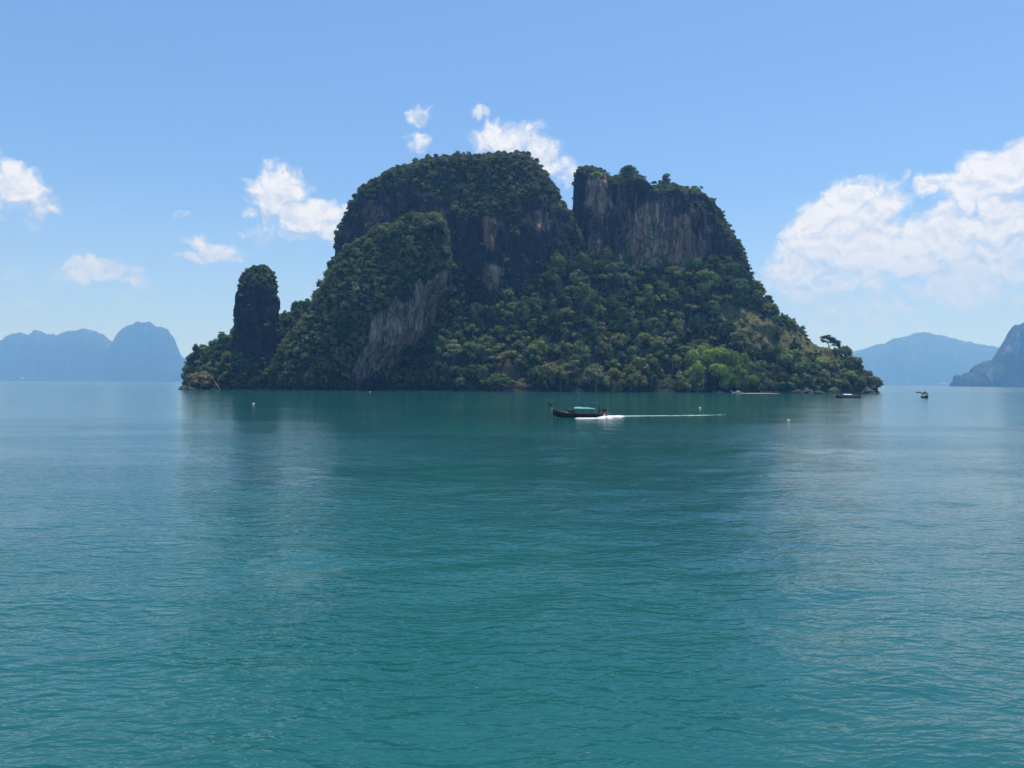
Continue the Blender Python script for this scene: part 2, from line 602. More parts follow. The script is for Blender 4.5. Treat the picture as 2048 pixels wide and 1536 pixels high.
# ------------------------------------------------------------------ the sea
_wr = np.random.default_rng(11)
WAVES = []
for k in range(46):
    lam = 2.2 * (9.0 / 2.2) ** _wr.random()
    ang = R(90) + _wr.normal(0, R(32))
    if _wr.random() < .3:
        ang += R(50)
    a = 0.0019 * lam ** 1.05 * (0.5 + _wr.random())
    WAVES.append((2 * math.pi / lam * math.cos(ang), 2 * math.pi / lam * math.sin(ang), a, _wr.random() * 6.283, lam))


def sea_z(X, Y, gap=None):
    X = np.asarray(X, float); Y = np.asarray(Y, float)
    # slow warp so that crests bend, and patches of more and less swell
    P = np.stack([X.ravel() * 0.02, Y.ravel() * 0.035, np.zeros(X.size)], 1)
    w1 = (perlin(P, 5) * 2.2).reshape(X.shape)
    w2 = (0.75 + 0.6 * perlin(P * 0.7, 6)).reshape(X.shape)
    z = np.zeros(X.shape)
    for kx, ky, a, ph, lam in WAVES:
        f = 1.0 if gap is None else np.clip(lam / (2.2 * gap) - 0.6, 0, 1)
        z += f * a * np.sin(kx * X + ky * Y + ph + w1 * 1.5)
    return z * w2


def build_sea():
    inv = np.linspace(1 / 9.0, 1 / 420.0, 470)
    rad = np.concatenate([[0.5, 3, 6], 1 / inv, np.geomspace(440, 16400, 46)])
    th = np.concatenate([np.linspace(-180, -46, 40)[:-1], np.linspace(-46, 46, 640), np.linspace(46, 180, 40)[1:-1]])
    th = np.radians(th)
    RR, TT = np.meshgrid(rad, th, indexing='ij')
    X = RR * np.sin(TT); Y = RR * np.cos(TT)
    gap = np.gradient(rad)[:, None] * np.ones_like(TT)
    Z = sea_z(X, Y, gap) * (RR < 420)
    # the far sheet ends inside the air box
    X = np.clip(X, -13400, 13400); Y = np.clip(Y, -350, 16400)
    n, k = RR.shape
    V = np.stack([X, Y, Z], -1).reshape(-1, 3)
    i = np.arange(n - 1)[:, None]; j = np.arange(k)[None, :]
    j2 = (j + 1) % k
    Q = np.stack([i * k + j, (i + 1) * k + j, (i + 1) * k + j2, i * k + j2], -1).reshape(-1, 4)[:, ::-1]
    me = mesh_np('sea', V, [Q, np.arange(k)[None, :]])
    smooth(me)
    o = obj('sea', me, M_WATER)
    tag(o, 'teal green rippled sea water reaching to the horizon', kind='structure')
    return o


build_sea()


# ------------------------------------------------------------------ terrain bodies: plan outlines stacked by height
def inpoly(px, py, poly):
    ins = np.zeros(px.shape, bool)
    n = len(poly)
    for i in range(n):
        x1, y1 = poly[i]; x2, y2 = poly[(i + 1) % n]
        c = ((y1 > py) != (y2 > py))
        with np.errstate(divide='ignore', invalid='ignore'):
            xi = (x2 - x1) * (py - y1) / (y2 - y1 + 1e-12) + x1
        ins ^= c & (px < xi)
    return ins


TOP_BLOCK = [(1130, 430), (1147, 420), (1149, 352), (1154, 338), (1165, 331), (1188, 333), (1206, 341), (1222, 352), (1236, 350), (1246, 343), (1268, 342), (1282, 350), (1296, 368), (1310, 370), (1322, 361), (1338, 362), (1348, 372), (1372, 374), (1394, 376), (1410, 391), (1424, 406), (1442, 436), (1462, 474), (1490, 545), (1540, 640)]
TOP_DOME = [(630, 640), (672, 520), (690, 441), (702, 421), (718, 389), (742, 364), (775, 347), (792, 334), (806, 333), (832, 322), (868, 316), (880, 311), (905, 312), (940, 308), (962, 311), (985, 305), (1010, 304), (1030, 308), (1041, 304), (1057, 311), (1076, 326), (1092, 342), (1106, 366), (1124, 404), (1142, 428), (1180, 520), (1240, 640)]


def body(name, rows, cy_, expo=2.6, nth=420, nz=170, seed=0, amp=(7, 3.2, 1.6, .7), flute=1.0, inset=0.0, zmin=-6.0, notch=None, top=None, freq=1.0):
    rows = sorted(rows, key=lambda r: -r[0])
    py = np.array([r[0] for r in rows], float)
    xl = np.array([r[1] for r in rows], float); xr = np.array([r[2] for r in rows], float)
    bf = np.array([r[3] for r in rows], float); bb = np.array([r[4] for r in rows], float)
    A = at(xl, py, cy_); B = at(xr, py, cy_)
    XL, XR = A[:, 0] + inset, B[:, 0] - inset
    z = (A[:, 2] + B[:, 2]) / 2
    z[-1:] -= inset
    # resample evenly along the profile
    s = np.concatenate([[0], np.cumsum(np.hypot(np.diff(z), np.maximum(np.abs(np.diff(XL)), np.abs(np.diff(XR))) * .7 + np.abs(np.diff(bf)) * .5))])
    t = np.linspace(0, s[-1], nz)
    z, XL, XR, bf, bb = (np.interp(t, s, q) for q in (z, XL, XR, bf, bb))
    th = np.linspace(0, 2 * np.pi, nth, endpoint=False)
    c, sn = np.cos(th), np.sin(th)
    u = np.sign(c) * np.abs(c) ** (2 / expo); v = np.sign(sn) * np.abs(sn) ** (2 / expo)
    # more vertices on the front
    X = (XL + XR)[:, None] / 2 + u[None] * (XR - XL)[:, None] / 2
    dep = np.where(v[None] > 0, bf[:, None], bb[:, None])
    if notch is not None:
        dep = np.where(v[None] > 0, dep * notch(X, z[:, None]), dep)
    Y = cy_ - v[None] * dep
    Z = np.broadcast_to(z[:, None], X.shape).copy()
    P = np.stack([X, Y, Z], -1)
    du = np.roll(P, -1, 1) - np.roll(P, 1, 1)
    dv = np.gradient(P, axis=0)
    N = np.cross(du, dv)
    N /= np.linalg.norm(N, axis=-1, keepdims=True) + 1e-9
    cen = np.stack([(XL + XR) / 2, np.full(nz, cy_), z - 15], -1)[:, None]
    sg = np.sign((N * (P - cen)).sum(-1, keepdims=True)); N *= np.where(sg == 0, 1, sg)
    fl = P.reshape(-1, 3)
    front = np.abs(v)[None] ** 1.0 * np.ones_like(X)
    wl = (0.22 + 0.78 * front).ravel()
    # near the top keep the low frequencies small too
    q = fl * freq
    d = amp[0] * fbm(q * (1 / 46, 1 / 46, 1 / 60), 2, seed) * wl
    d += amp[1] * fbm(q * (1 / 17, 1 / 17, 1 / 30), 2, seed + 3) * (0.45 + 0.55 * wl)
    rid = 1 - 2 * np.abs(perlin(q * (1 / 9, 1 / 9, 1 / 55), seed + 5))
    d += amp[2] * flute * rid * (0.4 + .6 * wl)
    d += amp[3] * fbm(q * (1 / 4, 1 / 4, 1 / 6), 2, seed + 8)
    fade = np.clip((s[-1] - t) / 12.0, 0.35, 1)[:, None] * np.ones_like(X)
    P = P + N * (d.reshape(X.shape) * fade)[..., None]
    # the sea has cut a notch at the waterline
    P[..., :2] -= (N[..., :2] / (np.linalg.norm(N[..., :2], axis=-1, keepdims=True) + 1e-6)) * (2.0 * np.exp(-((Z - .6) / 1.3) ** 2))[..., None]
    # horizontal ledges
    led = perlin(np.stack([X.ravel() / 40, Y.ravel() / 40, Z.ravel() / 9], 1), seed + 12).reshape(X.shape)
    P[..., 1] -= 1.2 * flute * led * fade
    if top is not None:
        tx, ty = np.array(top, float).T
        TP = at(tx, ty, cy_)
        lim = np.interp(P[..., 0], TP[:, 0], TP[:, 2] - .4) - .43 * np.maximum(cy_ - P[..., 1], 0) - .2 * np.maximum(P[..., 1] - cy_, 0)
        lim = lim + 2.0 * perlin(P.reshape(-1, 3) / 5.0, seed + 15).reshape(X.shape)
        P[..., 2] = np.minimum(P[..., 2], lim)
    V = np.concatenate([P.reshape(-1, 3), [P[-1].mean(0)]])
    i = np.arange(nz - 1)[:, None]; j = np.arange(nth)[None, :]; j2 = (j + 1) % nth
    Q = np.stack([i * nth + j, i * nth + j2, (i + 1) * nth + j2, (i + 1) * nth + j], -1).reshape(-1, 4)
    T = np.stack([(nz - 1) * nth + np.arange(nth), (nz - 1) * nth + (np.arange(nth) + 1) % nth, np.full(nth, len(V) - 1)], -1)
    me = mesh_np(name, V, [Q, T])
    # orient outwards
    n0 = np.zeros(len(me.polygons) * 3, np.float32); me.polygons.foreach_get('normal', n0)
    c0 = np.zeros(len(me.polygons) * 3, np.float32); me.polygons.foreach_get('center', c0)
    n0 = n0.reshape(-1, 3); c0 = c0.reshape(-1, 3)
    fr = np.argmin(c0[:len(Q), 1])
    if n0[fr, 1] > 0:
        me.flip_normals()
    smooth(me)
    return me, V


# ---- the main island ----
NOTCH = lambda X, z: 1 - 0.62 * np.exp(-((X + 88) / 32) ** 2)
B_BASE = [
    (792, 352, 1760, 100, 90), (779, 362, 1752, 97, 85), (768, 366, 1745, 94, 80), (755, 370, 1732, 88, 76), (740, 376, 1722, 82, 72), (728, 380, 1705, 77, 68), (712, 392, 1690, 70, 62),
    (702, 415, 1672, 67, 60), (694, 432, 1650, 64, 56), (688, 470, 1638, 60, 52), (678, 478, 1622, 56, 48), (664, 520, 1600, 51, 45), (648, 555, 1580, 46, 42), (636, 570, 1566, 42, 40),
    (628, 590, 1556, 39, 38), (608, 634, 1546, 32, 34), (588, 648, 1527, 27, 30), (562, 664, 1510, 19, 26), (547, 672, 1490, 14, 22), (534, 690, 1478, 9, 18), (522, 720, 1440, 5, 12)]
B_DOME = [
    (303, 975, 1046, 6, 8), (308, 900, 1058, 20, 20), (318, 832, 1072, 33, 30), (330, 804, 1084, 42, 38), (345, 772, 1095, 48, 44), (362, 742, 1105, 53, 48), (385, 720, 1116, 57, 54),
    (405, 709, 1124, 59, 58), (422, 701, 1138, 60, 60), (440, 692, 1160, 61, 62), (480, 683, 1180, 63, 66), (520, 675, 1200, 66, 70), (600, 662, 1220, 74, 76), (700, 650, 1230, 82, 80), (790, 640, 1240, 88, 84)]
B_BLOCK = [
    (328, 1158, 1182, 5, 8), (333, 1153, 1204, 12, 12), (341, 1150, 1230, 18, 18), (346, 1150, 1276, 24, 22), (354, 1149, 1302, 29, 26), (362, 1149, 1345, 33, 30), (370, 1149, 1390, 36, 34), (381, 1149, 1407, 39, 38),
    (395, 1149, 1420, 41, 42), (410, 1148, 1430, 42, 46), (430, 1147, 1440, 43, 50), (455, 1146, 1452, 44, 54), (480, 1144, 1465, 45, 58), (505, 1142, 1475, 46, 60), (530, 1140, 1481, 48, 62), (600, 1130, 1500, 60, 66), (790, 1100, 1530, 66, 70)]
B_BUTT = [
    (430, 852, 884, 6, 8), (440, 828, 893, 16, 16), (450, 805, 897, 22, 20), (460, 788, 900, 27, 25), (480, 750, 904, 33, 30), (500, 715, 906, 38, 35), (520, 692, 907, 41, 38), (545, 670, 904, 44, 40),
    (570, 657, 897, 46, 42), (600, 642, 884, 48, 44), (630, 628, 870, 50, 45), (660, 604, 858, 51, 46), (690, 584, 842, 52, 47), (715, 565, 818, 52, 48), (745, 552, 792, 53, 48), (792, 545, 780, 54, 48)]
B_PILL = [
    (531, 508, 531, 3, 3), (536, 502, 539, 6, 6), (545, 495, 542, 8, 8), (554, 487, 547, 10, 10), (570, 485, 549, 12, 12), (590, 480, 550, 13, 13), (605, 477, 555, 14, 14),
    (640, 475, 555, 15, 15), (670, 472, 554, 16, 16), (690, 471, 553, 17, 17), (720, 470, 552, 18, 18), (792, 466, 552, 20, 20)]

P_PALE = [
    [(896, 534), (903, 545), (897, 575), (884, 600), (872, 625), (858, 660), (842, 694), (818, 690), (800, 712), (788, 742), (773, 752), (741, 742), (712, 778), (706, 730), (727, 692), (745, 641), (768, 622), (801, 601), (842, 569), (866, 545)],
    [(1176, 350), (1205, 350), (1212, 385), (1222, 420), (1196, 425), (1176, 408)],
    [(1262, 440), (1300, 415), (1340, 420), (1330, 470), (1310, 520), (1262, 548), (1245, 510), (1258, 470)],
    [(1345, 440), (1372, 440), (1378, 470), (1405, 485), (1408, 525), (1360, 535), (1340, 520), (1330, 490)],
    [(1185, 480), (1200, 480), (1202, 530), (1186, 525)],
    [(958, 440), (985, 430), (996, 500), (975, 505)], [(1075, 430), (1100, 428), (1096, 460), (1076, 458)], [(960, 540), (1010, 530), (1010, 570), (970, 580)],
]
P_HALF = [[(1160, 352), (1215, 352), (1300, 395), (1400, 400), (1440, 470), (1450, 530), (1340, 545), (1230, 545), (1180, 530)]]
P_CLIFF_DOME = [
    [(670, 560), (678, 470), (694, 420), (718, 396), (790, 370), (850, 378), (900, 410), (930, 445), (925, 600), (680, 640)],
    [(1040, 412), (1100, 402), (1146, 440), (1150, 560), (1060, 545), (1036, 470)],
    [(910, 450), (1000, 425), (1045, 470), (1050, 580), (1010, 640), (930, 640)]]
P_CLIFF_BLOCK = [[(1138, 366), (1152, 354), (1164, 346), (1206, 356), (1224, 370), (1252, 364), (1282, 370), (1302, 390), (1345, 386), (1392, 398), (1428, 440), (1476, 510), (1484, 545), (1400, 545), (1138, 540)]]
P_CLIFF_BUTT = [P_PALE[0], [(840, 700), (905, 560), (930, 560), (900, 780), (700, 790), (705, 740)]]
P_CLIFF_PILL = [[(466, 590), (490, 572), (545, 572), (562, 600), (562, 700), (545, 730), (468, 700)]]
P_GRASS = [[(1425, 612), (1460, 605), (1500, 620), (1550, 645), (1610, 672), (1660, 700), (1690, 715), (1705, 745), (1660, 735), (1600, 725), (1540, 712), (1490, 690), (1450, 650)]]
P_DRY = [[(1005, 712), (1030, 715), (1040, 745), (1062, 775), (1000, 778), (985, 760)], [(1082, 668), (1100, 660), (1106, 740), (1088, 735)], [(1148, 650), (1180, 655), (1172, 690), (1150, 695)], [(1045, 540), (1082, 535), (1082, 610), (1050, 600)]]

TERRAIN = []


def paint(me, V, cliffs, seed, extra_grass=True):
    px, py = proj(V)
    wob = fbm(V * (1 / 9, 1 / 9, 1 / 14), 3, seed + 30) * 14
    wob2 = fbm(V * (1 / 9, 1 / 9, 1 / 14), 3, seed + 40) * 14
    X, Y = px + wob * .6, py + wob2
    pale = np.zeros(len(V)); cl = np.zeros(len(V)); gr = np.zeros(len(V)); dr = np.zeros(len(V))
    js = [(-9, -4), (8, -8), (3, 9), (-5, 7), (0, 0), (12, 3), (-13, 2), (2, -14), (-2, 16)]
    for jx, jy in js:
        for p in P_PALE: pale += inpoly(X + jx * .7, Y + jy, p) / len(js)
        for p in P_HALF: pale += .27 * inpoly(X + jx, Y + jy, p) / len(js) * (len(cliffs) > 0)
        for p in P_GRASS: gr += inpoly(X + jx, Y + jy * .8, p) / len(js)
        for p in P_DRY: dr += inpoly(X + jx, Y + jy * .8, p) / len(js)
    pale = np.minimum(pale, 1)
    for p in cliffs: cl[inpoly(X, Y, p)] = 1
    veg = 1 - np.maximum(cl, np.clip(pale * 1.6 - .3, 0, 1))
    veg[V[:, 2] < 3.0] = 0                # bare wave-washed rock at the waterline
    add_attr(me, 'pale', pale); add_attr(me, 'veg', veg); add_attr(me, 'grass', gr * extra_grass); add_attr(me, 'dry', dr * extra_grass)
    return veg


island = empty('island', at(1050, 770, 700) * (1, 1, 0))
tag(island, 'steep forested limestone island with twin summits rising from the sea', kind='structure')


def island_part(name, label, rows, cy_, cliffs, seed, **kw):
    me, V = body(name, rows, cy_, seed=seed, **kw)
    veg = paint(me, V, cliffs, seed, extra_grass=(name == 'forested_slope'))
    o = obj(name, me, M_ROCK, island)
    o.matrix_parent_inverse = Matrix.Translation(-island.location)
    o['label'] = label
    TERRAIN.append((o, V, veg, name))


island_part('forested_slope', 'lower jungle slope running down to the shore', B_BASE, 725, [], 1, expo=2.2, nth=620, nz=150, notch=NOTCH, amp=(10, 4.5, 1.2, .9), flute=.6, inset=4.0)
island_part('domed_peak', 'broad domed summit with bushy crest and dark cliff', B_DOME, 765, P_CLIFF_DOME, 2, expo=2.6, nth=480, nz=190, amp=(9, 5, 2.6, 1.1), inset=2.2, top=TOP_DOME)
island_part('cliff_block', 'flat topped cliff block with stained vertical face', B_BLOCK, 770, P_CLIFF_BLOCK, 3, expo=3.6, nth=460, nz=180, amp=(6, 4, 3.8, 1.4), inset=2.6, top=TOP_BLOCK)
island_part('buttress', 'bushy buttress with pale overhanging rock face', B_BUTT, 690, P_CLIFF_BUTT, 4, expo=2.8, nth=420, nz=160, amp=(5, 3.2, 2.2, 1.0), inset=4.0)
island_part('rock_pillar', 'slim rock pillar with bushy top standing by the shore', B_PILL, 672, P_CLIFF_PILL, 5, expo=2.6, nth=220, nz=130, amp=(2.2, 2.6, 1.8, .8), inset=.8, freq=1.6)

# ---- far land ----
def far_body(name, label, prof, Y, depth, seed, base=775, amp=(40, 22, 5, 4), kind='structure', nx=420, nv=60):
    """a range of hills: ridge profile traced across, rounded front and back slopes"""
    px = np.array([p[0] for p in prof], float); py = np.array([p[1] for p in prof], float)
    A = at(px, py, Y)
    xs = np.linspace(A[0, 0], A[-1, 0], nx)
    H = np.interp(xs, A[:, 0], A[:, 2])
    q1 = np.stack([xs / (Y * .012), np.zeros(nx), np.zeros(nx)], 1)
    H = H + (Y / F) * (2.6 * fbm(q1, 3, seed + 50) + 1.6 * fbm(q1 * 4.0, 3, seed + 60)) * np.clip(H / (Y / F * 12), 0, 1)
    H = np.maximum(H, 0.5)
    ts = np.linspace(-1, 1, nv)
    XX, TT = np.meshgrid(xs, ts, indexing='ij')
    a = np.abs(TT)
    prof_ = (1 - a ** 2.4) ** 0.62
    HH = np.broadcast_to(H[:, None], XX.shape)
    sc_ = depth * (0.35 + 0.65 * np.sqrt(HH / HH.max()))
    YY = Y + np.where(TT < 0, .55, .25) * TT * sc_
    ZZ = HH * prof_
    P = np.stack([XX, YY, ZZ], -1).reshape(-1, 3)
    k = Y / 6000
    d = amp[0] * k * fbm(P / (420 * k), 2, seed) * (1 - (1 - a.ravel()) ** 4)
    P[:, 1] += d * 1.3
    P[:, 2] += (amp[3] * k * fbm(P / (40 * k), 3, seed + 2) + amp[2] * k * fbm(P / (120 * k), 2, seed + 4) * (1 - (1 - a.ravel()) ** 3)) * np.clip(P[:, 2] / (60 * k), 0, 1)
    P[:, 2] = np.where(a.ravel() >= .999, -3, np.maximum(P[:, 2], -3))
    i = np.arange(nx - 1)[:, None]; j = np.arange(nv - 1)[None, :]
    Q = np.stack([i * nv + j, (i + 1) * nv + j, (i + 1) * nv + j + 1, i * nv + j + 1], -1).reshape(-1, 4)
    me = mesh_np(name, P, [Q])
    if me.polygons[len(me.polygons) // 2 - nv // 4].normal.z < 0:
        me.flip_normals()
    smooth(me)
    o = obj(name, me, M_FAR)
    tag(o, label, kind=kind)
    return o


far_body('far_island', 'long low hazy blue island with a knobbly ridge far off', [(-420, 700), (-300, 672), (-200, 690), (-90, 668), (-40, 690), (0, 683), (10, 681), (18, 670), (45, 665), (60, 672), (73, 660), (100, 670), (122, 670), (130, 664), (150, 662), (165, 658), (185, 662), (210, 671), (216, 678), (228, 685), (250, 700), (290, 730), (320, 758)], 12300, 480, 21)
far_body('far_island', 'tall domed hazy blue island far off beside the low ridge', [(214, 760), (222, 720), (232, 688), (240, 668), (250, 655), (270, 645), (298, 643), (312, 653), (334, 656), (348, 678), (358, 700), (364, 714), (372, 720), (380, 730), (388, 750), (392, 760)], 11700, 480, 22)
far_body('far_hill', 'broad hazy blue mountain across the bay', [(1560, 770), (1620, 745), (1660, 725), (1695, 712), (1712, 702), (1745, 692), (1765, 688), (1785, 678), (1810, 674), (1825, 668), (1850, 665), (1880, 671), (1912, 680), (1940, 686), (1970, 690), (2005, 696), (2060, 706), (2160, 730), (2300, 770)], 13400, 800, 23)
far_body('headland', 'dark blue wooded headland dropping to the water behind the open bay', [(1904, 772), (1906, 752), (1920, 752), (1935, 745), (1950, 729), (1956, 728), (1965, 724), (1983, 720), (1995, 700), (2006, 685), (2018, 662), (2032, 650), (2048, 645), (2090, 630), (2150, 622), (2220, 640), (2330, 690), (2450, 770)], 5400, 340, 24, amp=(60, 22, 24, 9), nx=320, nv=90)
far_body('sea_stack', 'tiny mushroom shaped rock off the end of the domed far island', [(368, 757), (369, 720), (371, 714), (374, 712), (377, 714), (379, 722), (380, 757)], 11500, 50, 25, amp=(2, 2, 1, 1), nx=40, nv=24)

# ------------------------------------------------------------------ vegetation
LEAF = {
    'dark': leaf_mat('dark_leaves', (0.027, 0.043, 0.023)),
    'mid': leaf_mat('green_leaves', (0.046, 0.068, 0.035)),
    'olive': leaf_mat('olive_leaves', (0.067, 0.077, 0.038)),
    'bright': leaf_mat('bright_leaves', (0.078, 0.112, 0.040), tr=.32),
    'grey': leaf_mat('grey_green_leaves', (0.078, 0.085, 0.062)),
    'dry': leaf_mat('dry_brown_leaves', (0.090, 0.078, 0.052)),
    'black': leaf_mat('deep_green_leaves', (0.016, 0.028, 0.012)),
}
M_BARK = simple('grey_bark', (0.16, 0.14, 0.115), 0.9, .35, 2.0, .1)
M_PALEBARK = simple('pale_bark', (0.34, 0.28, 0.22), 0.9, .3, 2.0, .1)


def ico(sub):
    bm = bmesh.new()
    bmesh.ops.create_icosphere(bm, subdivisions=sub, radius=1)
    v = np.array([q.co for q in bm.verts]); f = np.array([[w.index for w in q.verts] for q in bm.faces])
    bm.free()
    return v, f


ICO1 = ico(1); ICO2 = ico(2)


def crown_arrays(rng, clumps, ncards, size, core=.80, up=0.25, droop=0.0):
    """clumps: list of (x, y, z, rx, rz). Leaf sprays on the shell of every clump round a shaded core"""
    V = []; Tq = []; Tt = []; n = 0
    cl = np.array(clumps, float)
    area = cl[:, 3] * (cl[:, 3] + cl[:, 4])
    cnt = np.maximum(6, (ncards * area / area.sum()).astype(int))
    for (x, y, z, rx, rz), c in zip(clumps, cnt):
        bv, bf_ = ICO1
        k = 1 + .22 * rng.normal(size=len(bv))[:, None]
        vv = bv * np.array([rx, rx, rz]) * core * k + np.array([x, y, z])
        V.append(vv); Tt.append(bf_ + n); n += len(vv)
        d = rng.normal(size=(c, 3)); d[:, 2] += up * 1.6
        d /= np.linalg.norm(d, axis=1)[:, None]
        r = rng.uniform(.78, 1.2, c)[:, None]
        p = d * np.array([rx, rx, rz]) * r + np.array([x, y, z])
        nrm = d + rng.normal(size=(c, 3)) * .36
        nrm[:, 2] += .15
        nrm /= np.linalg.norm(nrm, axis=1)[:, None]
        a = np.cross(nrm, rng.normal(size=(c, 3))); a /= np.linalg.norm(a, axis=1)[:, None]
        b = np.cross(nrm, a)
        s = size * rng.uniform(.55, 1.35, c)[:, None]
        e = rng.uniform(.45, .8, c)[:, None]
        q = np.stack([p + a * s, p + b * s * e, p - a * s * .9, p - b * s * e * .9], 1)
        q[:, 0, 2] -= droop * s[:, 0]; q[:, 2, 2] -= droop * s[:, 0]
        V.append(q.reshape(-1, 3))
        Tq.append(n + np.arange(4 * c).reshape(-1, 4)); n += 4 * c
    return np.concatenate(V), np.concatenate(Tq), np.concatenate(Tt)


def clump_set(kind, rng):
    C = []
    if kind == 'broad':            # umbrella of rounded clumps
        for k in range(9):
            a = k * 2.4 + rng.normal(0, .3); r = .62 * math.sqrt((k + .4) / 9)
            C.append((r * math.cos(a), r * math.sin(a), 1.0 - .75 * r * r + rng.normal(0, .12), rng.uniform(.26, .42), rng.uniform(.2, .32)))
        for k in range(7):
            a = rng.uniform(0, 6.28); r = rng.uniform(.5, .85)
            C.append((r * math.cos(a), r * math.sin(a), rng.uniform(.25, .62), rng.uniform(.18, .32), rng.uniform(.16, .28)))
    elif kind == 'round':
        for k in range(11):
            d = rng.normal(size=3); d /= np.linalg.norm(d); d[2] = abs(d[2]) * .9 - .15
            C.append((d[0] * .6, d[1] * .6, .66 + d[2] * .6, rng.uniform(.24, .42), rng.uniform(.24, .36)))
        for k in range(5):
            a = rng.uniform(0, 6.28); r = rng.uniform(.4, .8)
            C.append((r * math.cos(a), r * math.sin(a), rng.uniform(.1, .45), rng.uniform(.2, .34), rng.uniform(.2, .34)))
    elif kind == 'tall':
        for k in range(12):
            z = .5 + 1.3 * k / 11; r = .48 * (1 - .5 * (k / 11)) * rng.uniform(.5, 1.1); a = rng.uniform(0, 6.28)
            C.append((r * math.cos(a), r * math.sin(a), z, rng.uniform(.30, .44), rng.uniform(.24, .34)))
    elif kind == 'layer':          # flat tiers
        for k in range(13):
            t = k // 4; a = rng.uniform(0, 6.28); r = (.66 - .14 * t) * rng.uniform(.3, 1.1)
            C.append((r * math.cos(a), r * math.sin(a), .45 + .34 * t + rng.normal(0, .05), rng.uniform(.30, .46), rng.uniform(.10, .16)))
    elif kind == 'open':           # separated clumps with daylight between
        for k in range(7):
            a = k * 2.4 + rng.normal(0, .4); r = .35 + .4 * rng.random()
            C.append((r * math.cos(a), r * math.sin(a), .7 + .55 * rng.random(), rng.uniform(.20, .32), rng.uniform(.15, .22)))
    elif kind == 'shrub':
        for k in range(6):
            a = k * 2.4; r = .55 * math.sqrt(k / 6)
            C.append((r * math.cos(a), r * math.sin(a), .42 - .25 * r + rng.normal(0, .06), rng.uniform(.34, .5), rng.uniform(.28, .4)))
    elif kind == 'big':            # great spreading shore tree of very many small clumps
        for k in range(46):
            d = rng.normal(size=3); d /= np.linalg.norm(d); d[2] = abs(d[2])
            rr = rng.uniform(.55, .88)
            C.append((d[0] * rr, d[1] * rr, .18 + d[2] * .74 * rr / .8, rng.uniform(.13, .24), rng.uniform(.11, .19)))
    elif kind == 'column':         # creeper-covered stump
        for k in range(14):
            a = rng.uniform(0, 6.28); z = rng.uniform(.1, 2.1)
            C.append((.45 * math.cos(a), .45 * math.sin(a), z, rng.uniform(.36, .48), rng.uniform(.36, .5)))
        for k in range(4):
            C.append((rng.normal(0, .25), rng.normal(0, .25), 2.25, .42, .2))
    elif kind == 'cone':
        for k in range(11):
            t = k / 10; a = k * 2.4
            C.append((.55 * (1 - t) * math.cos(a), .55 * (1 - t) * math.sin(a), .25 + 1.6 * t, .46 * (1 - t) + .12, .28))
    return C


def crown_mesh(name, kind, mat, seed, ncards=520, size=.125):
    rng = np.random.default_rng(seed)
    V, Q, T = crown_arrays(rng, clump_set(kind, rng), ncards, size, core=.62 if mat is LEAF['dry'] else .72)
    me = mesh_np(name, V, [Q, T])
    me.materials.append(mat)
    return me


def trunk_mesh(name, h, r, seed, mat, limbs=3):
    rng = np.random.default_rng(seed)
    m = MB()
    lean = rng.normal(0, .06, 2)
    m.tube([(0, 0, -.45), (lean[0] * .3, lean[1] * .3, h * .3), (lean[0], lean[1], h * .75), (lean[0] * 1.4, lean[1] * 1.4, h)], [r * 1.3, r, r * .75, r * .4], 6)
    for k in range(limbs):
        a = rng.uniform(0, 6.28); z = h * rng.uniform(.45, .75)
        m.tube([(lean[0] * .7, lean[1] * .7, z), (.22 * math.cos(a), .22 * math.sin(a), z + .16), (.42 * math.cos(a), .42 * math.sin(a), z + .26)], [r * .55, r * .4, r * .2], 5)
    me = m.mesh(name)
    me.materials.append(mat)
    return me


KINDS = [  # crown form, foliage, look
    ('broad', 'dark', 'dark green broad jungle tree'), ('broad', 'mid', 'green broad jungle tree'), ('round', 'dark', 'dark green round jungle tree'),
    ('round', 'mid', 'green round jungle tree'), ('tall', 'dark', 'dark green tall jungle tree'), ('tall', 'mid', 'green tall jungle tree'), ('layer', 'mid', 'green flat tiered tree'),
    ('open', 'mid', 'loose open green tree'), ('broad', 'olive', 'olive green broad tree'), ('round', 'olive', 'olive green round tree'), ('open', 'grey', 'grey green open tree'),
    ('round', 'grey', 'grey green round tree'), ('layer', 'grey', 'grey green flat tiered tree'), ('open', 'bright', 'bright green open tree'), ('round', 'bright', 'bright green round tree'),
    ('round', 'dry', 'dry brownish round tree'), ('open', 'dry', 'bare looking brown open tree'), ('shrub', 'dark', 'low dark green shrub'), ('shrub', 'olive', 'low olive green shrub'),
    ('shrub', 'grey', 'low grey green shrub'), ('shrub', 'bright', 'low bright green shrub'), ('shrub', 'mid', 'low green shrub'), ('shrub', 'dry', 'low dry brown shrub'), ('column', 'mid', 'creeper draped green tree'), ('column', 'dark', 'creeper draped dark green tree')]
PROTO = []
for k, (form, leaf, look) in enumerate(KINDS):
    cm = crown_mesh('crown', form, LEAF[leaf], 100 + k)
    shrubby = form == 'shrub'
    tm = trunk_mesh('trunk', .45 if shrubby else .95, .03 if shrubby else .032, 200 + k, M_PALEBARK if k % 6 == 0 else M_BARK)
    PROTO.append((form, leaf, look, cm, tm))

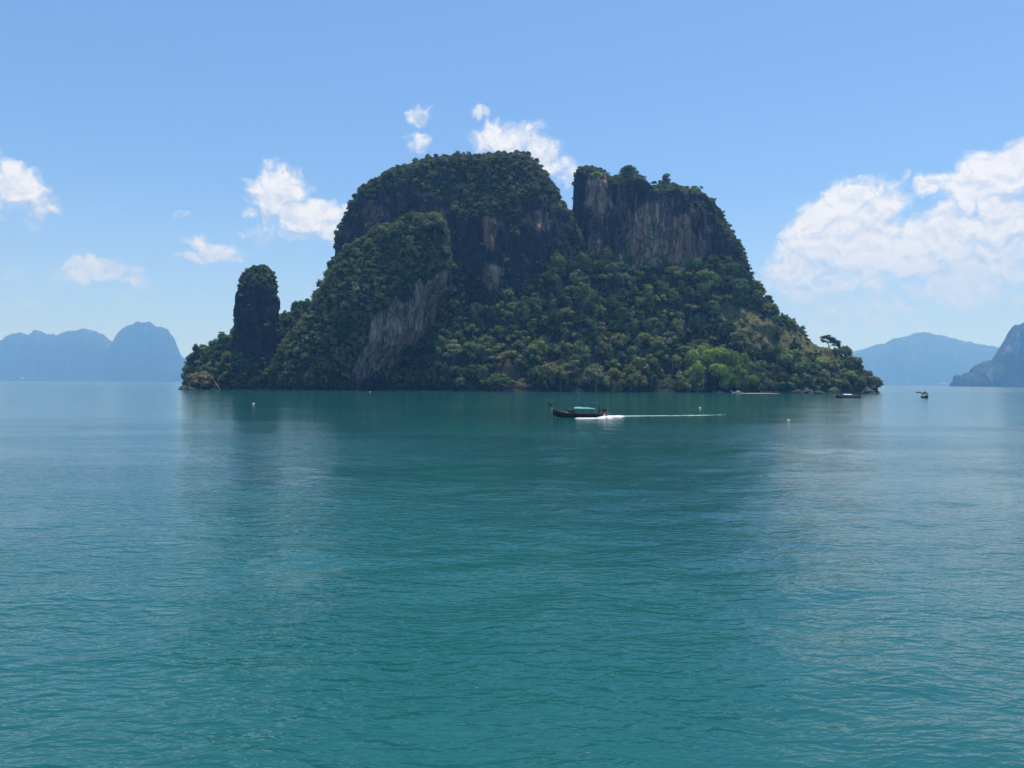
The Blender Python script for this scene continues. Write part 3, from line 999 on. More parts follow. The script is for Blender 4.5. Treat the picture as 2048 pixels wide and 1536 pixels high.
# --- where trees can root: points over the island's bodies, seen from the sea
MAXR = 26000
pts = []; nrms = []; which = []
veg_at = []
deps = bpy.context.evaluated_depsgraph_get()
bvs = []
for bi, (o, V, veg, nm) in enumerate(TERRAIN):
    me = o.data
    me.calc_loop_triangles()
    nt = len(me.loop_triangles)
    tri = np.zeros(nt * 3, np.int32); me.loop_triangles.foreach_get('vertices', tri); tri = tri.reshape(-1, 3)
    co = np.zeros(len(me.vertices) * 3, np.float32); me.vertices.foreach_get('co', co); co = co.reshape(-1, 3).astype(float)
    a, b, c = co[tri[:, 0]], co[tri[:, 1]], co[tri[:, 2]]
    cr = np.cross(b - a, c - a); ar = np.linalg.norm(cr, axis=1) / 2
    n = int({'forested_slope': 24000, 'domed_peak': 26000, 'cliff_block': 14000, 'buttress': 14000, 'rock_pillar': 2600}[nm])
    pick = RNG.choice(nt, n, p=ar / ar.sum())
    w = RNG.dirichlet((1, 1, 1), n)
    p = a[pick] * w[:, :1] + b[pick] * w[:, 1:2] + c[pick] * w[:, 2:]
    nn = cr[pick] / (2 * ar[pick][:, None] + 1e-9)
    vv = veg[tri[pick]].mean(1) if len(veg) else np.ones(n)
    pts.append(p); nrms.append(nn); which.append(np.full(n, bi)); veg_at.append(vv)
    bvs.append((co, tri + sum(len(x[0]) for x in bvs)))
P = np.concatenate(pts); NN = np.concatenate(nrms); WB = np.concatenate(which); VG = np.concatenate(veg_at)
BV = BVHTree.FromPolygons(np.concatenate([x[0] for x in bvs]).tolist(), np.concatenate([x[1] for x in bvs]).tolist())
px, py = proj(P)
names = [x[3] for x in TERRAIN]


def inany(polys, X, Y):
    r = np.zeros(X.shape, bool)
    for q in polys: r |= inpoly(X, Y, q)
    return r


IN_GRASS = inany(P_GRASS, px, py)
IN_DRY = inany(P_DRY, px, py)
rad = np.zeros(len(P))
rnd = RNG.random(len(P))
for bi, nm in enumerate(names):
    m = WB == bi
    if nm == 'forested_slope':
        r = 2.7 + 6.2 * rnd ** 2.0
        r = np.where(py > 690, r * 1.15, r * .95)
        r = np.where(px < 620, r * .72, r)
        r = np.where((px > 1520), r * .74, r)
        r = np.where(IN_GRASS, 1.1 + 1.5 * rnd, r)
    elif nm == 'domed_peak':
        r = 1.25 + 2.7 * rnd ** 2.2
    elif nm == 'cliff_block':
        r = 1.2 + 2.6 * rnd ** 2.2
    elif nm == 'buttress':
        r = 1.6 + 3.6 * rnd ** 2.0
    else:
        r = 1.0 + 2.0 * rnd ** 2.0
    rad[m] = r[m]
keep = RNG.random(len(P))
ok = (P[:, 2] > 2.0)
ok &= (keep < np.where(VG > .5, 1.0, 0.035))
ok &= ~(IN_GRASS & (keep > .16)) & ~(IN_DRY & (keep > .25))
steep = NN[:, 2] < -0.1
ok &= ~(steep & (keep > .25))
ok &= (NN[:, 1] < .75) | (NN[:, 2] > .35)
pale_hit = inany([P_PALE[0]], px, py) & (WB == names.index('buttress'))
ok &= ~(pale_hit & (keep > .004))
idx = np.where(ok)[0]
idx = idx[np.argsort(-rad[idx] * RNG.uniform(.6, 1.0, len(idx)))]
SPREAD = {'forested_slope': 1.22, 'domed_peak': 1.1, 'cliff_block': 1.1, 'buttress': 1.12, 'rock_pillar': 1.0}
cell = {}
sel = []
CS = 4.0
for i in idx:
    p = P[i]; r = rad[i] * (1.02 if not IN_GRASS[i] else 1.5)
    key = tuple((p // CS).astype(int))
    R_ = int(math.ceil((r + 5) / CS)) if r > 3 else 2
    bad = False
    for dx_ in range(-2, 3):
        for dy_ in range(-2, 3):
            for dz_ in range(-2, 3):
                for j in cell.get((key[0] + dx_, key[1] + dy_, key[2] + dz_), ()):
                    d = P[j] - p
                    lim = 0.5 * (r + rad[j]) * SPREAD[names[WB[i]]]
                    if d @ d < lim * lim:
                        bad = True; break
                if bad: break
            if bad: break
        if bad: break
    if bad: continue
    cell.setdefault(key, []).append(i)
    sel.append(i)
# only what shows from the sea in front (with some room to step aside)
vis = []
for i in sel:
    top = Vector(P[i]) + Vector(NN[i]) * .6 * rad[i] + Vector((0, 0, 1.3 * rad[i]))
    s = 0
    for ex in (-60, 0, 60):
        e = Vector((ex, 0, CAM_H)); d = top - e; L = d.length
        for up in (0.0, .35):
            dd = (top + Vector((0, 0, up * rad[i])) - e)
            h = BV.ray_cast(e, dd.normalized(), dd.length)
            if h[0] is None: s += 1
    if s: vis.append((i, s))
print('trees sampled', len(sel), 'visible', len(vis))


def pick_kind(i):
    nm = names[WB[i]]; x, y = px[i], py[i]; u = RNG.random()
    def ch(opts):
        tot = sum(w for _, w in opts); v = RNG.random() * tot
        for k, w in opts:
            v -= w
            if v <= 0: return k
        return opts[-1][0]
    if IN_GRASS[i]: return ch([(17, 4), (18, 4), (21, 3), (19, 2), (22, 1.5)])
    if IN_DRY[i]: return ch([(22, 3), (16, 3), (19, 2), (18, 2)])
    if nm == 'forested_slope':
        if x > 1560: return ch([(0, 1), (1, 2), (8, 3), (9, 3), (10, 2), (14, 1), (3, 2), (11, 2), (21, 1)])
        if y > 690 and x > 960: return ch([(0, 1.2), (1, 2.5), (3, 2), (7, 2), (8, 3), (9, 3), (10, 2), (11, 2), (12, 2), (13, 1.2), (14, .8), (2, 1), (5, 1), (23, 1), (16, .4)])
        if y > 735: return ch([(0, 2), (1, 3), (3, 3), (7, 2), (8, 2), (9, 2), (10, 2), (11, 1.5), (12, 1.5), (13, 1), (15, .6), (2, 2), (14, .8), (23, 1)])
        return ch([(0, 4), (1, 4), (2, 3), (3, 3), (4, 3), (5, 3), (6, 1.2), (7, 2), (8, 1.3), (9, 1), (10, 1), (13, .7), (15, .4), (23, 2), (24, 1.5)])
    if nm == 'domed_peak': return ch([(0, 2), (2, 2), (11, 3), (10, 2), (9, 2), (17, 2), (19, 2.5), (18, 1), (15, .8), (13, .4), (7, 1)])
    if nm == 'cliff_block': return ch([(17, 2), (21, 2), (18, 2), (19, 2), (10, 1.5), (7, 1.5), (13, 1), (1, 1), (20, 1)])
    if nm == 'buttress': return ch([(0, 2), (1, 2), (2, 1.5), (8, 2), (11, 2), (10, 2), (9, 1.5), (15, .8), (13, .8), (12, 1), (19, 1)])
    return ch([(17, 2), (18, 2), (19, 2), (21, 1)])


def place_words(i):
    nm = names[WB[i]]; x, y = px[i], py[i]
    if nm == 'rock_pillar':
        return 'on top of the slim rock pillar' if y < 580 else 'clinging to the side of the slim rock pillar'
    if nm == 'cliff_block':
        if y < 400: return 'on the cliff block rim, ' + ('left end' if x < 1240 else 'middle' if x < 1330 else 'right end')
        if x > 1425: return 'on the right edge of the cliff block'
        return 'on the face of the cliff block'
    if nm == 'domed_peak':
        if y < 345: return 'on the domed peak skyline, ' + ('left shoulder' if x < 870 else 'middle' if x < 980 else 'right end')
        if x < 740: return 'on the left edge of the domed peak'
        if x > 1085: return 'on the domed peak above the notch'
        if y < 400: return 'on the domed peak brow, ' + ('left side' if x < 860 else 'middle' if x < 970 else 'right side')
        return 'on the domed peak cliff, ' + ('left side' if x < 900 else 'middle' if x < 1020 else 'right side')
    if nm == 'buttress':
        if y < 470: return 'on top of the buttress beside the dark cliff'
        if x > 850: return 'at the lip above the pale overhang'
        if y < 560: return 'on the upper flank of the buttress'
        return 'on the buttress beside the pale face'
    if x < 560:
        if y > 745: return 'at the water below the pillar'
        return 'on the low hump left of the pillar' if x < 480 else 'around the foot of the pillar'
    if x < 720:
        return 'in the saddle right of the pillar' if y < 690 else 'on shore between pillar and pale face'
    if x < 905: return 'under the pale overhanging rock'
    if x > 1640: return 'on the low right point of the island'
    if IN_GRASS[i]: return 'scattered on the grassy right slope'
    if y > 745:
        return 'on shore ' + ('right of the overhang' if x < 1060 else 'behind the motoring boat' if x < 1240 else 'left of the small beach' if x < 1380 else 'behind the small beach' if x < 1560 else 'behind the moored boat')
    if y > 680:
        return 'in lower forest ' + ('right of the overhang' if x < 1060 else 'above the motoring boat' if x < 1240 else 'left of the small beach' if x < 1400 else 'above the small beach' if x < 1560 else 'above the moored boat')
    if y > 590:
        return 'in mid forest ' + ('below the domed peak' if x < 1080 else 'below the notch' if x < 1200 else 'below the cliff block' if x < 1400 else 'beside the grassy slope')
    return 'in upper forest ' + ('under the domed peak' if x < 1120 else 'under the cliff block' if x < 1420 else 'on the right shoulder')


def tree_thing(loc, rz, sc, cm, tm, label, group, cat='tree', name='jungle_tree', stretch=1.0):
    t = empty(name, loc, rz, sc)
    t.scale = (sc, sc, sc * stretch)
    tag(t, label, cat, group)
    c = obj('crown', cm, None, t)
    k = obj('trunk', tm, None, t)
    return t


# ---- trees one can single out by eye
NAMED = []


def ground(x, y):
    """the spot of the island seen at photo pixel x, y"""
    d = Vector(ray(x, y)).normalized()
    h = BV.ray_cast(Vector(CAMP), d)
    return h[0]


def special(x, ybase, width_px, form, leaf, label, name='jungle_tree', cat='tree', seed=0, ncards=700, size=.11, th=.95, bark=None, stretch=1.0, group=None, lift=0.0, Y=None):
    g = ground(x, ybase) if Y is None else Vector(at(x, ybase, Y))
    if g is None:
        g = Vector(at(x, ybase, 640))
    r = width_px / 2 / F * g.y
    cm = crown_mesh('crown', form, LEAF[leaf], 900 + seed, ncards, size)
    tm = trunk_mesh('trunk', th, .05, 950 + seed, bark or M_BARK)
    t = tree_thing((g.x, g.y, g.z + lift), seed * 1.3, r, cm, tm, label, group, cat, name, stretch)
    NAMED.append((g, r))
    return t


special(1410, 784, 122, 'big', 'bright', 'big bright green spreading tree on the shore left of the white boat', Y=648, seed=1, ncards=4200, size=.05, th=.6, stretch=1.42)
special(1468, 783, 100, 'big', 'bright', 'bright green spreading tree behind the white boat on the beach', Y=648, seed=2, ncards=3600, size=.05, th=.6, stretch=1.62)
special(1374, 786, 70, 'big', 'olive', 'yellow green spreading tree at the left edge of the bright shore trees', seed=3, ncards=1600, size=.065, th=.6, stretch=1.2)
special(1518, 782, 58, 'big', 'mid', 'mid green domed tree between the bright shore trees and the dark boulders', Y=648, seed=4, ncards=1500, size=.07, th=.6, stretch=1.25)
special(1192, 776, 66, 'big', 'grey', 'feathery grey green tree on the shore behind the helmsman', seed=5, ncards=1700, size=.065, th=.6, stretch=1.3)
special(1262, 778, 74, 'big', 'olive', 'wide feathery olive tree on the shore right of the longtail boat', seed=6, ncards=1700, size=.065, th=.6, stretch=1.15)
special(1344, 735, 44, 'round', 'olive', 'dome shaped olive bush just left of the bright shore trees', 'bush', 'bush', seed=7, size=.09, stretch=1.0)
special(1130, 684, 32, 'column', 'mid', 'square topped creeper covered stump in the middle of the slope', 'creeper_stump', 'tree stump', seed=8, size=.13)
special(1588, 698, 20, 'cone', 'black', 'dark pointed bush on the yellow grass slope', 'bush', 'bush', seed=9)
special(1592, 706, 30, 'round', 'black', 'dark rounded bush just below the pointed bush on the grass', 'bush', 'bush', seed=10)
special(1552, 682, 18, 'cone', 'black', 'narrow dark bush on the grass left of the pointed bush', 'bush', 'bush', seed=11)
special(1532, 722, 44, 'broad', 'black', 'dark flat topped tree above the shore under the grass slope', seed=12)
special(1585, 742, 66, 'round', 'mid', 'large round green tree above the dark boulders', seed=13, ncards=1000, size=.09)
special(1668, 790, 26, 'shrub', 'olive', 'small round olive bush at the water behind the moored boat prow', 'bush', 'bush', seed=14, stretch=1.5)
special(401, 777, 62, 'broad', 'dry', 'straw brown bush leaning over the water on the left point', 'bush', 'bush', seed=15, ncards=900, size=.09, stretch=.8)
special(908, 722, 52, 'layer', 'grey', 'pale grey green tiered tree right of the pale overhang', seed=16, ncards=900)
special(1000, 770, 60, 'big', 'mid', 'light green feathery tree at the shore right of the overhang', seed=17, ncards=1300, size=.07, stretch=.75)
special(945, 676, 40, 'open', 'olive', 'olive tree with two round heads in the forest right of the overhang', seed=18, ncards=800)
special(1112, 575, 62, 'tall', 'mid', 'big clustered green tree below the notch between the summits', seed=19, ncards=1000, size=.10)
special(1212, 572, 36, 'open', 'olive', 'tall olive tree standing alone below the cliff block', seed=20, th=1.3)
special(1350, 563, 46, 'broad', 'olive', 'large olive green tree at the foot of the cliff block', seed=21, ncards=900)
special(1415, 580, 60, 'round', 'mid', 'large dense green tree below the right end of the cliff block', seed=22, ncards=1000, size=.09)
special(1395, 770, 40, 'shrub', 'grey', 'grey green shrub at the shore under the bright trees', 'bush', 'bush', seed=23)
special(1232, 784, 30, 'shrub', 'bright', 'small bright green shrub at the waterline behind the wake', 'bush', 'bush', seed=24, stretch=1.3)
special(870, 468, 60, 'broad', 'grey', 'grey brown broad tree crowning the buttress', seed=25, ncards=1000, size=.09)
special(1258, 352, 34, 'round', 'mid', 'rounded green tree on the middle of the cliff block rim', seed=28)
special(1192, 353, 26, 'shrub', 'bright', 'light green bush on the left corner of the cliff block', 'bush', 'bush', seed=26)
special(1333, 366, 26, 'tall', 'mid', 'upright green tree standing up from the cliff block rim', seed=27, lift=-3.5)

# the flat crowned tree leaning out on the right ridge, seen against the sky
g = Vector(at(1657, 707, 722))
lt = empty('umbrella_tree', g)
tag(lt, 'lone dark umbrella shaped tree leaning out on the right ridge against the sky', 'tree')
k = 722 / F
m = MB()
def q(x, y, dy=0.0): return ((x - 1657) * k, dy, (707 - y) * k)
m.tube([(q(1657, 712)), q(1655, 703), q(1658, 692), q(1654, 682)], [.75, .6, .45, .3], 7)
m.tube([q(1657, 694), q(1664, 690), q(1668, 684)], [.4, .3, .2], 6)
m.tube([q(1671, 705, .8), q(1669, 697, .8), q(1671, 690, .6)], [.5, .4, .25], 6)
m.tube([q(1656, 688), q(1650, 681), q(1647, 676)], [.3, .25, .15], 6)
m.build('trunk', M_BARK, lt)
rng = np.random.default_rng(77)
cl = []
for (x, y, w, h, d) in [(1646, 675, 5, 2, 0), (1653, 673, 4.5, 1.8, 1.5), (1655, 676, 6, 2.4, -1), (1663, 678, 6.5, 2.8, 0), (1668, 683, 7, 3, 1), (1661, 684, 5, 2, -1.2), (1674, 685, 6, 3, -.5), (1677, 690, 4, 3, .5), (1679, 695, 2.6, 3, 0), (1650, 683, 4, 1.8, 1), (1668, 690, 3.6, 1.6, 0), (1645, 680, 3, 2, .6), (1658, 671, 3, 1.2, 0)]:
    cl.append(((x - 1657) * k, d * 1.5, (707 - y) * k, w * 1.3 * k, h * 1.45 * k))
V, Q, T = crown_arrays(rng, cl, 2000, .42, core=.78)
me = mesh_np('crown', V, [Q, T])
obj('crown', me, LEAF['black'], lt)

# leaning pale dead trunk on the left point
a, b = at(441, 780, 640), at(425, 757, 641)
m = MB(); m.tube([a, (a + b) / 2 + (0, 0, .3), b], [.27, .22, .10], 7)
tag(m.build('dead_trunk', M_PALEBARK), 'pale bare trunk slanting down to the water on the left point', 'dead tree')

# ---- bushes one sees one by one along the skylines of the cliff block, the domed peak and the pillar
def crest(top, cy_, xs, sizes, forms, what):
    n = len(xs)
    for k, x in enumerate(xs):
        p = at(x, np.interp(x, *np.array(top, float).T), cy_)
        best = None
        for dy in (-14, -8, -3, 0, 4):
            h = BV.ray_cast(Vector((p[0], p[1] + dy, 400)), Vector((0, 0, -1)))
            if h[0] is not None and (best is None or h[0].z > best.z): best = h[0]
        if best is None: continue
        form, leaf, look, cm, tm = PROTO[forms[k % len(forms)]]
        nm_ = ('first' if k == 0 else 'last' if k == n - 1 else ('second third fourth fifth sixth seventh eighth ninth tenth eleventh twelfth thirteenth fourteenth fifteenth sixteenth seventeenth eighteenth nineteenth twentieth'.split())[k - 1])
        r = sizes[k % len(sizes)]
        tree_thing((best.x, best.y, best.z - .2 * r), k * 1.7, r, cm, tm, nm_ + ' crest bush from the left ' + what + ', a ' + look, 'crest bushes ' + what, 'shrub', 'shrub', .9)
        NAMED.append((best, r))


crest(TOP_BLOCK, 770, [1160, 1172, 1184, 1200, 1216, 1232, 1246, 1272, 1284, 1296, 1308, 1320, 1346, 1360, 1374, 1388, 1400, 1414, 1428], [3.2, 4.2, 2.6, 3.6, 2.4, 3.0, 4.0, 4.4, 2.9], [21, 18, 17, 20, 7, 19], 'on the cliff block')
crest(TOP_DOME, 765, [795, 818, 846, 872, 890, 926, 950, 978, 1000, 1022, 1046, 1064, 1082, 1100], [2.8, 3.9, 2.4, 3.4, 4.4, 2.6], [0, 19, 9, 2, 18, 11], 'on the domed peak')
crest([(497, 546), (508, 534), (520, 530), (533, 534), (545, 548)], 672, [503, 513, 524, 534, 541], [1.5, 2.1, 1.3, 1.8], [18, 19, 21], 'on the rock pillar')

# ---- the 300 that show largest as trees of their own, the rest as one mass
score = []
for i, s in vis:
    dist = P[i][1]
    score.append((-(rad[i] / dist) * (0.45 + s / 6) * (1.0 if NN[i][1] < 0.2 else .6), i))
score.sort()
NSCR = [(*[float(v) for v in proj(np.array([[g_.x, g_.y, g_.z + .8 * r_]]))], r_ / g_.y * F, g_.y) for g_, r_ in NAMED]


def NEAR_NAMED(p, r):
    if any(((Vector(p) - g_).length < .7 * (r_ + r)) for g_, r_ in NAMED): return True
    x, y = (float(v) for v in proj(np.array([[p[0], p[1], p[2] + .7 * r]])))
    if 1636 < x < 1692 and y < 699: return True
    w_ = r / p[1] * F * .6
    return any(p[1] < Y_ and ((x - a_) / (b_ + w_)) ** 2 + ((y - c_) / (b_ + w_)) ** 2 < .8 for a_, c_, b_, Y_ in NSCR)

cand = [i for _, i in score if not NEAR_NAMED(P[i], rad[i])]
N_IND = 300 - len(NAMED) - 1
indiv, rest = cand[:N_IND], cand[N_IND:]
lab_count = {}
chosen = {}
for i in cand:
    chosen[i] = pick_kind(i)
same = {}
for i in indiv:
    same.setdefault(PROTO[chosen[i]][2] + ' ' + place_words(i), []).append(i)
ORD = ['leftmost', 'second from left', 'third from left', 'fourth from left', 'fifth from left', 'sixth from left', 'seventh from left', 'eighth from left', 'ninth from left']
rank = {}
for lab, mem in same.items():
    mem.sort(key=lambda i: px[i])
    for r_, i in enumerate(mem):
        n_ = len(mem)
        rank[i] = '' if n_ == 1 else 'rightmost ' if r_ == n_ - 1 else ORD[r_] + ', ' if 0 < r_ < len(ORD) else 'leftmost '
for i in indiv:
    form, leaf, look, cm, tm = PROTO[chosen[i]]
    p = P[i]
    where = place_words(i)
    lab = rank[i] + look + ' ' + where
    cat = 'shrub' if form == 'shrub' else 'tree'
    tree_thing((p[0], p[1], p[2] - .12 * rad[i]), RNG.uniform(0, 6.28), rad[i], cm, tm, lab, 'trees and shrubs ' + where, cat, 'shrub' if form == 'shrub' else 'jungle_tree', RNG.uniform(.85, 1.2))
print([o['label'] for o in COL.objects if 'label' in o and len(o['label'].split()) > 16])
print('individual', len(indiv), 'mass', len(rest))

pc = bpy.data.collections.new('jungle_sorts')
for k, (form, leaf, look, cm, tm) in enumerate(PROTO):
    m2 = cm.copy(); m2.name = 'jungle_sort'
    pc.objects.link(bpy.data.objects.new('jungle_sort_%02d' % k, m2))


def scatter(name, label, pos, rot, sca, ids, coll):
    me = bpy.data.meshes.new(name)
    me.vertices.add(len(pos))
    me.vertices.foreach_set('co', np.asarray(pos, np.float32).ravel())
    a = me.attributes.new('turn', 'FLOAT_VECTOR', 'POINT'); a.data.foreach_set('vector', np.asarray(rot, np.float32).ravel())
    a = me.attributes.new('size', 'FLOAT_VECTOR', 'POINT'); a.data.foreach_set('vector', np.asarray(sca, np.float32).ravel())
    a = me.attributes.new('sort', 'INT', 'POINT'); a.data.foreach_set('value', np.asarray(ids, np.int32))
    o = obj(name, me)
    tag(o, label, kind='stuff')
    ng = bpy.data.node_groups.new(name, 'GeometryNodeTree')
    ng.interface.new_socket('Geometry', in_out='INPUT', socket_type='NodeSocketGeometry')
    ng.interface.new_socket('Geometry', in_out='OUTPUT', socket_type='NodeSocketGeometry')
    gi = ng.nodes.new('NodeGroupInput'); go = ng.nodes.new('NodeGroupOutput')
    ci = ng.nodes.new('GeometryNodeCollectionInfo')
    ci.inputs['Collection'].default_value = coll
    ci.inputs['Separate Children'].default_value = True
    ci.inputs['Reset Children'].default_value = True
    ip = ng.nodes.new('GeometryNodeInstanceOnPoints')
    ip.inputs['Pick Instance'].default_value = True
    def na(n, t):
        x = ng.nodes.new('GeometryNodeInputNamedAttribute'); x.data_type = t
        x.inputs['Name'].default_value = n
        return x.outputs['Attribute']
    er = ng.nodes.new('FunctionNodeEulerToRotation')
    ng.links.new(na('turn', 'FLOAT_VECTOR'), er.inputs[0])
    ng.links.new(gi.outputs[0], ip.inputs['Points'])
    ng.links.new(ci.outputs[0], ip.inputs['Instance'])
    ng.links.new(na('sort', 'INT'), ip.inputs['Instance Index'])
    ng.links.new(er.outputs[0], ip.inputs['Rotation'])
    ng.links.new(na('size', 'FLOAT_VECTOR'), ip.inputs['Scale'])
    ng.links.new(ip.outputs[0], go.inputs[0])
    md = o.modifiers.new('scatter', 'NODES'); md.node_group = ng
    return o


nr = len(rest)
rr = rad[rest]
tl = RNG.normal(0, .12, (nr, 2))
scatter('jungle', 'mass of smaller jungle trees and bushes covering the island', P[rest] - np.array([0, 0, 1]) * (.12 * rr)[:, None], np.stack([tl[:, 0], tl[:, 1], RNG.uniform(0, 6.28, nr)], 1),
        np.stack([rr, rr, rr * RNG.uniform(.8, 1.2, nr)], 1), [chosen[i] for i in rest], pc)

# ------------------------------------------------------------------ shore: sand, boulders
M_SAND = simple('shaded_pale_sand', (0.24, 0.205, 0.155), 0.95, .12, 1.5, .05)  # pale sand, its colour darkened to carry the shade of the trees
M_BOULDER = simple('dark_boulder_rock', (0.075, 0.072, 0.070), 0.9, .5, .6, .15)


def beach(x0, x1, y, Y):
    n, k = 40, 7
    V = []
    for i in range(n):
        t = i / (n - 1)
        c = on_water(x0 + (x1 - x0) * t, y)
        for j in range(k):
            s_ = j / (k - 1)
            w = math.sin(math.pi * min(1, max(0, t))) ** .5
            V.append((c[0] + .6 * math.sin(i * 2.1 + j), c[1] + s_ * 9 * w + .8 * math.sin(i * .9), -.1 + .55 * s_ * w + .05 * math.sin(i * 1.7 + j * 2.2)))
    i = np.arange(n - 1)[:, None]; j = np.arange(k - 1)[None]
    Q = np.stack([i * k + j, (i + 1) * k + j, (i + 1) * k + j + 1, i * k + j + 1], -1).reshape(-1, 4)
    me = mesh_np('sand_beach', V, [Q]); smooth(me)
    o = obj('sand_beach', me, M_SAND)
    tag(o, 'thin strip of pale sand at the foot of the trees', kind='structure')


beach(1478, 1566, 787.2, 610)


def boulder(px_, py_, w_px, h_px, seed, label, group=None):
    g_ = on_water(px_, py_)
    k = g_[1] / F
    rng = np.random.default_rng(seed)
    v, f = ICO2[0], ICO2[1]
    bm = bmesh.new(); bmesh.ops.create_icosphere(bm, subdivisions=4, radius=1)
    v = np.array([q_.co for q_ in bm.verts]); f = np.array([[w.index for w in q_.verts] for q_ in bm.faces]); bm.free()
    d = 1 + .35 * fbm(v * 1.3, 3, seed) + .22 * perlin(v * 3.6, seed + 3) + .1 * perlin(v * 8, seed + 5)
    v = v * d[:, None] * np.array([w_px / 2 * k, w_px / 2 * k * .8, h_px * k])
    v[:, 2] = np.where(v[:, 2] < 0, v[:, 2] * .5, v[:, 2])
    me = mesh_np('boulder', v, [f])
    o = obj('boulder', me, M_BOULDER, loc=(g_[0], g_[1] + 2, 0))
    tag(o, label, 'boulder', group)


boulder(1598, 787, 22, 7, 1, 'low dark boulder at the waterline nearest the small beach')
boulder(1617, 787, 24, 9, 2, 'largest dark boulder between the small beach and the moored boat')
boulder(1640, 788, 22, 7, 3, 'dark boulder at the waterline just left of the moored boat prow')
boulder(1738, 787, 26, 11, 4, 'dark jagged rock at the right tip of the island')
boulder(1757, 787.5, 9, 2.5, 5, 'tiny low rock awash off the right tip of the island')
boulder(365, 779, 16, 8, 6, 'dark pointed rock at the left tip of the island')
boulder(378, 779.5, 18, 5, 7, 'low dark rock under the straw brown bush on the left point')

# ------------------------------------------------------------------ boats
M_HULL = simple('dark_tarred_wood', (0.022, 0.016, 0.016), .5, .4, 1.5, .4)
M_HULLB = simple('brown_varnished_wood', (0.16, 0.085, 0.05), .45, .3, 1.5, .4)
M_DECK = simple('worn_deck_wood', (0.16, 0.11, 0.08), .8, .3, 2.0)
M_RAIL = simple('faded_red_paint', (0.16, 0.05, 0.045), .5, .3, 3.0)
M_TEAL = simple('teal_tarpaulin', (0.07, 0.37, 0.31), .7, .15, 1.2)
M_WHITE = simple('white_paint', (0.78, 0.78, 0.76), .5, .06, 1.2)
M_CLOTHR = simple('dark_red_cloth', (0.30, 0.02, 0.05), .8, .2, 1.0)
M_DARKC = simple('dark_tarpaulin', (0.02, 0.026, 0.03), .8, .3, 1.0)
M_METAL = simple('dark_engine_metal', (0.03, 0.03, 0.033), .45, .4, 4.0, .5, .6)
M_STEEL = simple('steel_tube', (0.22, 0.22, 0.23), .4, .2, 4.0, .5, .8)
M_RIB1 = simple('white_ribbon', (0.75, 0.66, 0.66), .8, .1, 4.0)
M_RIB2 = simple('pink_ribbon', (0.60, 0.16, 0.24), .8, .1, 4.0)
M_RIB3 = simple('yellow_ribbon', (0.65, 0.42, 0.06), .8, .1, 4.0)
M_SKIN = simple('brown_skin', (0.22, 0.115, 0.07), .6, .1, 6.0)
M_HAIR = simple('black_hair', (0.012, 0.010, 0.010), .6, .2, 8.0)
M_SHIRTD = simple('navy_shirt', (0.018, 0.026, 0.045), .9, .2, 5.0)
M_SHIRTP = simple('pale_pink_shirt', (0.55, 0.36, 0.34), .9, .1, 5.0)
M_TROUS = simple('dark_trousers', (0.02, 0.022, 0.028), .9, .2, 5.0)
M_ORANGE = simple('orange_vest_cloth', (0.55, 0.16, 0.03), .8, .15, 5.0)


def hull_loft(L, prow, W_, seg=40):
    """local x runs from stern (0) to bow (L); z = 0 is the waterline"""
    xs = np.linspace(0, L, seg)
    t = xs / L
    half = W_ * np.clip(np.interp(t, [0, .08, .25, .5, .7, .85, .94, 1], [.70, .82, .97, 1, .86, .52, .24, .05]), .03, None)
    gun = np.interp(t, [0, .3, .55, .72, .84, .93, 1], [.86, .74, .74, .84, 1.05, 1.32, 1.62]) * prow
    keel = np.interp(t, [0, .6, .82, .92, .97, 1], [-.22, -.34, -.28, -.05, .45, 1.05])
    return xs, half, gun, keel


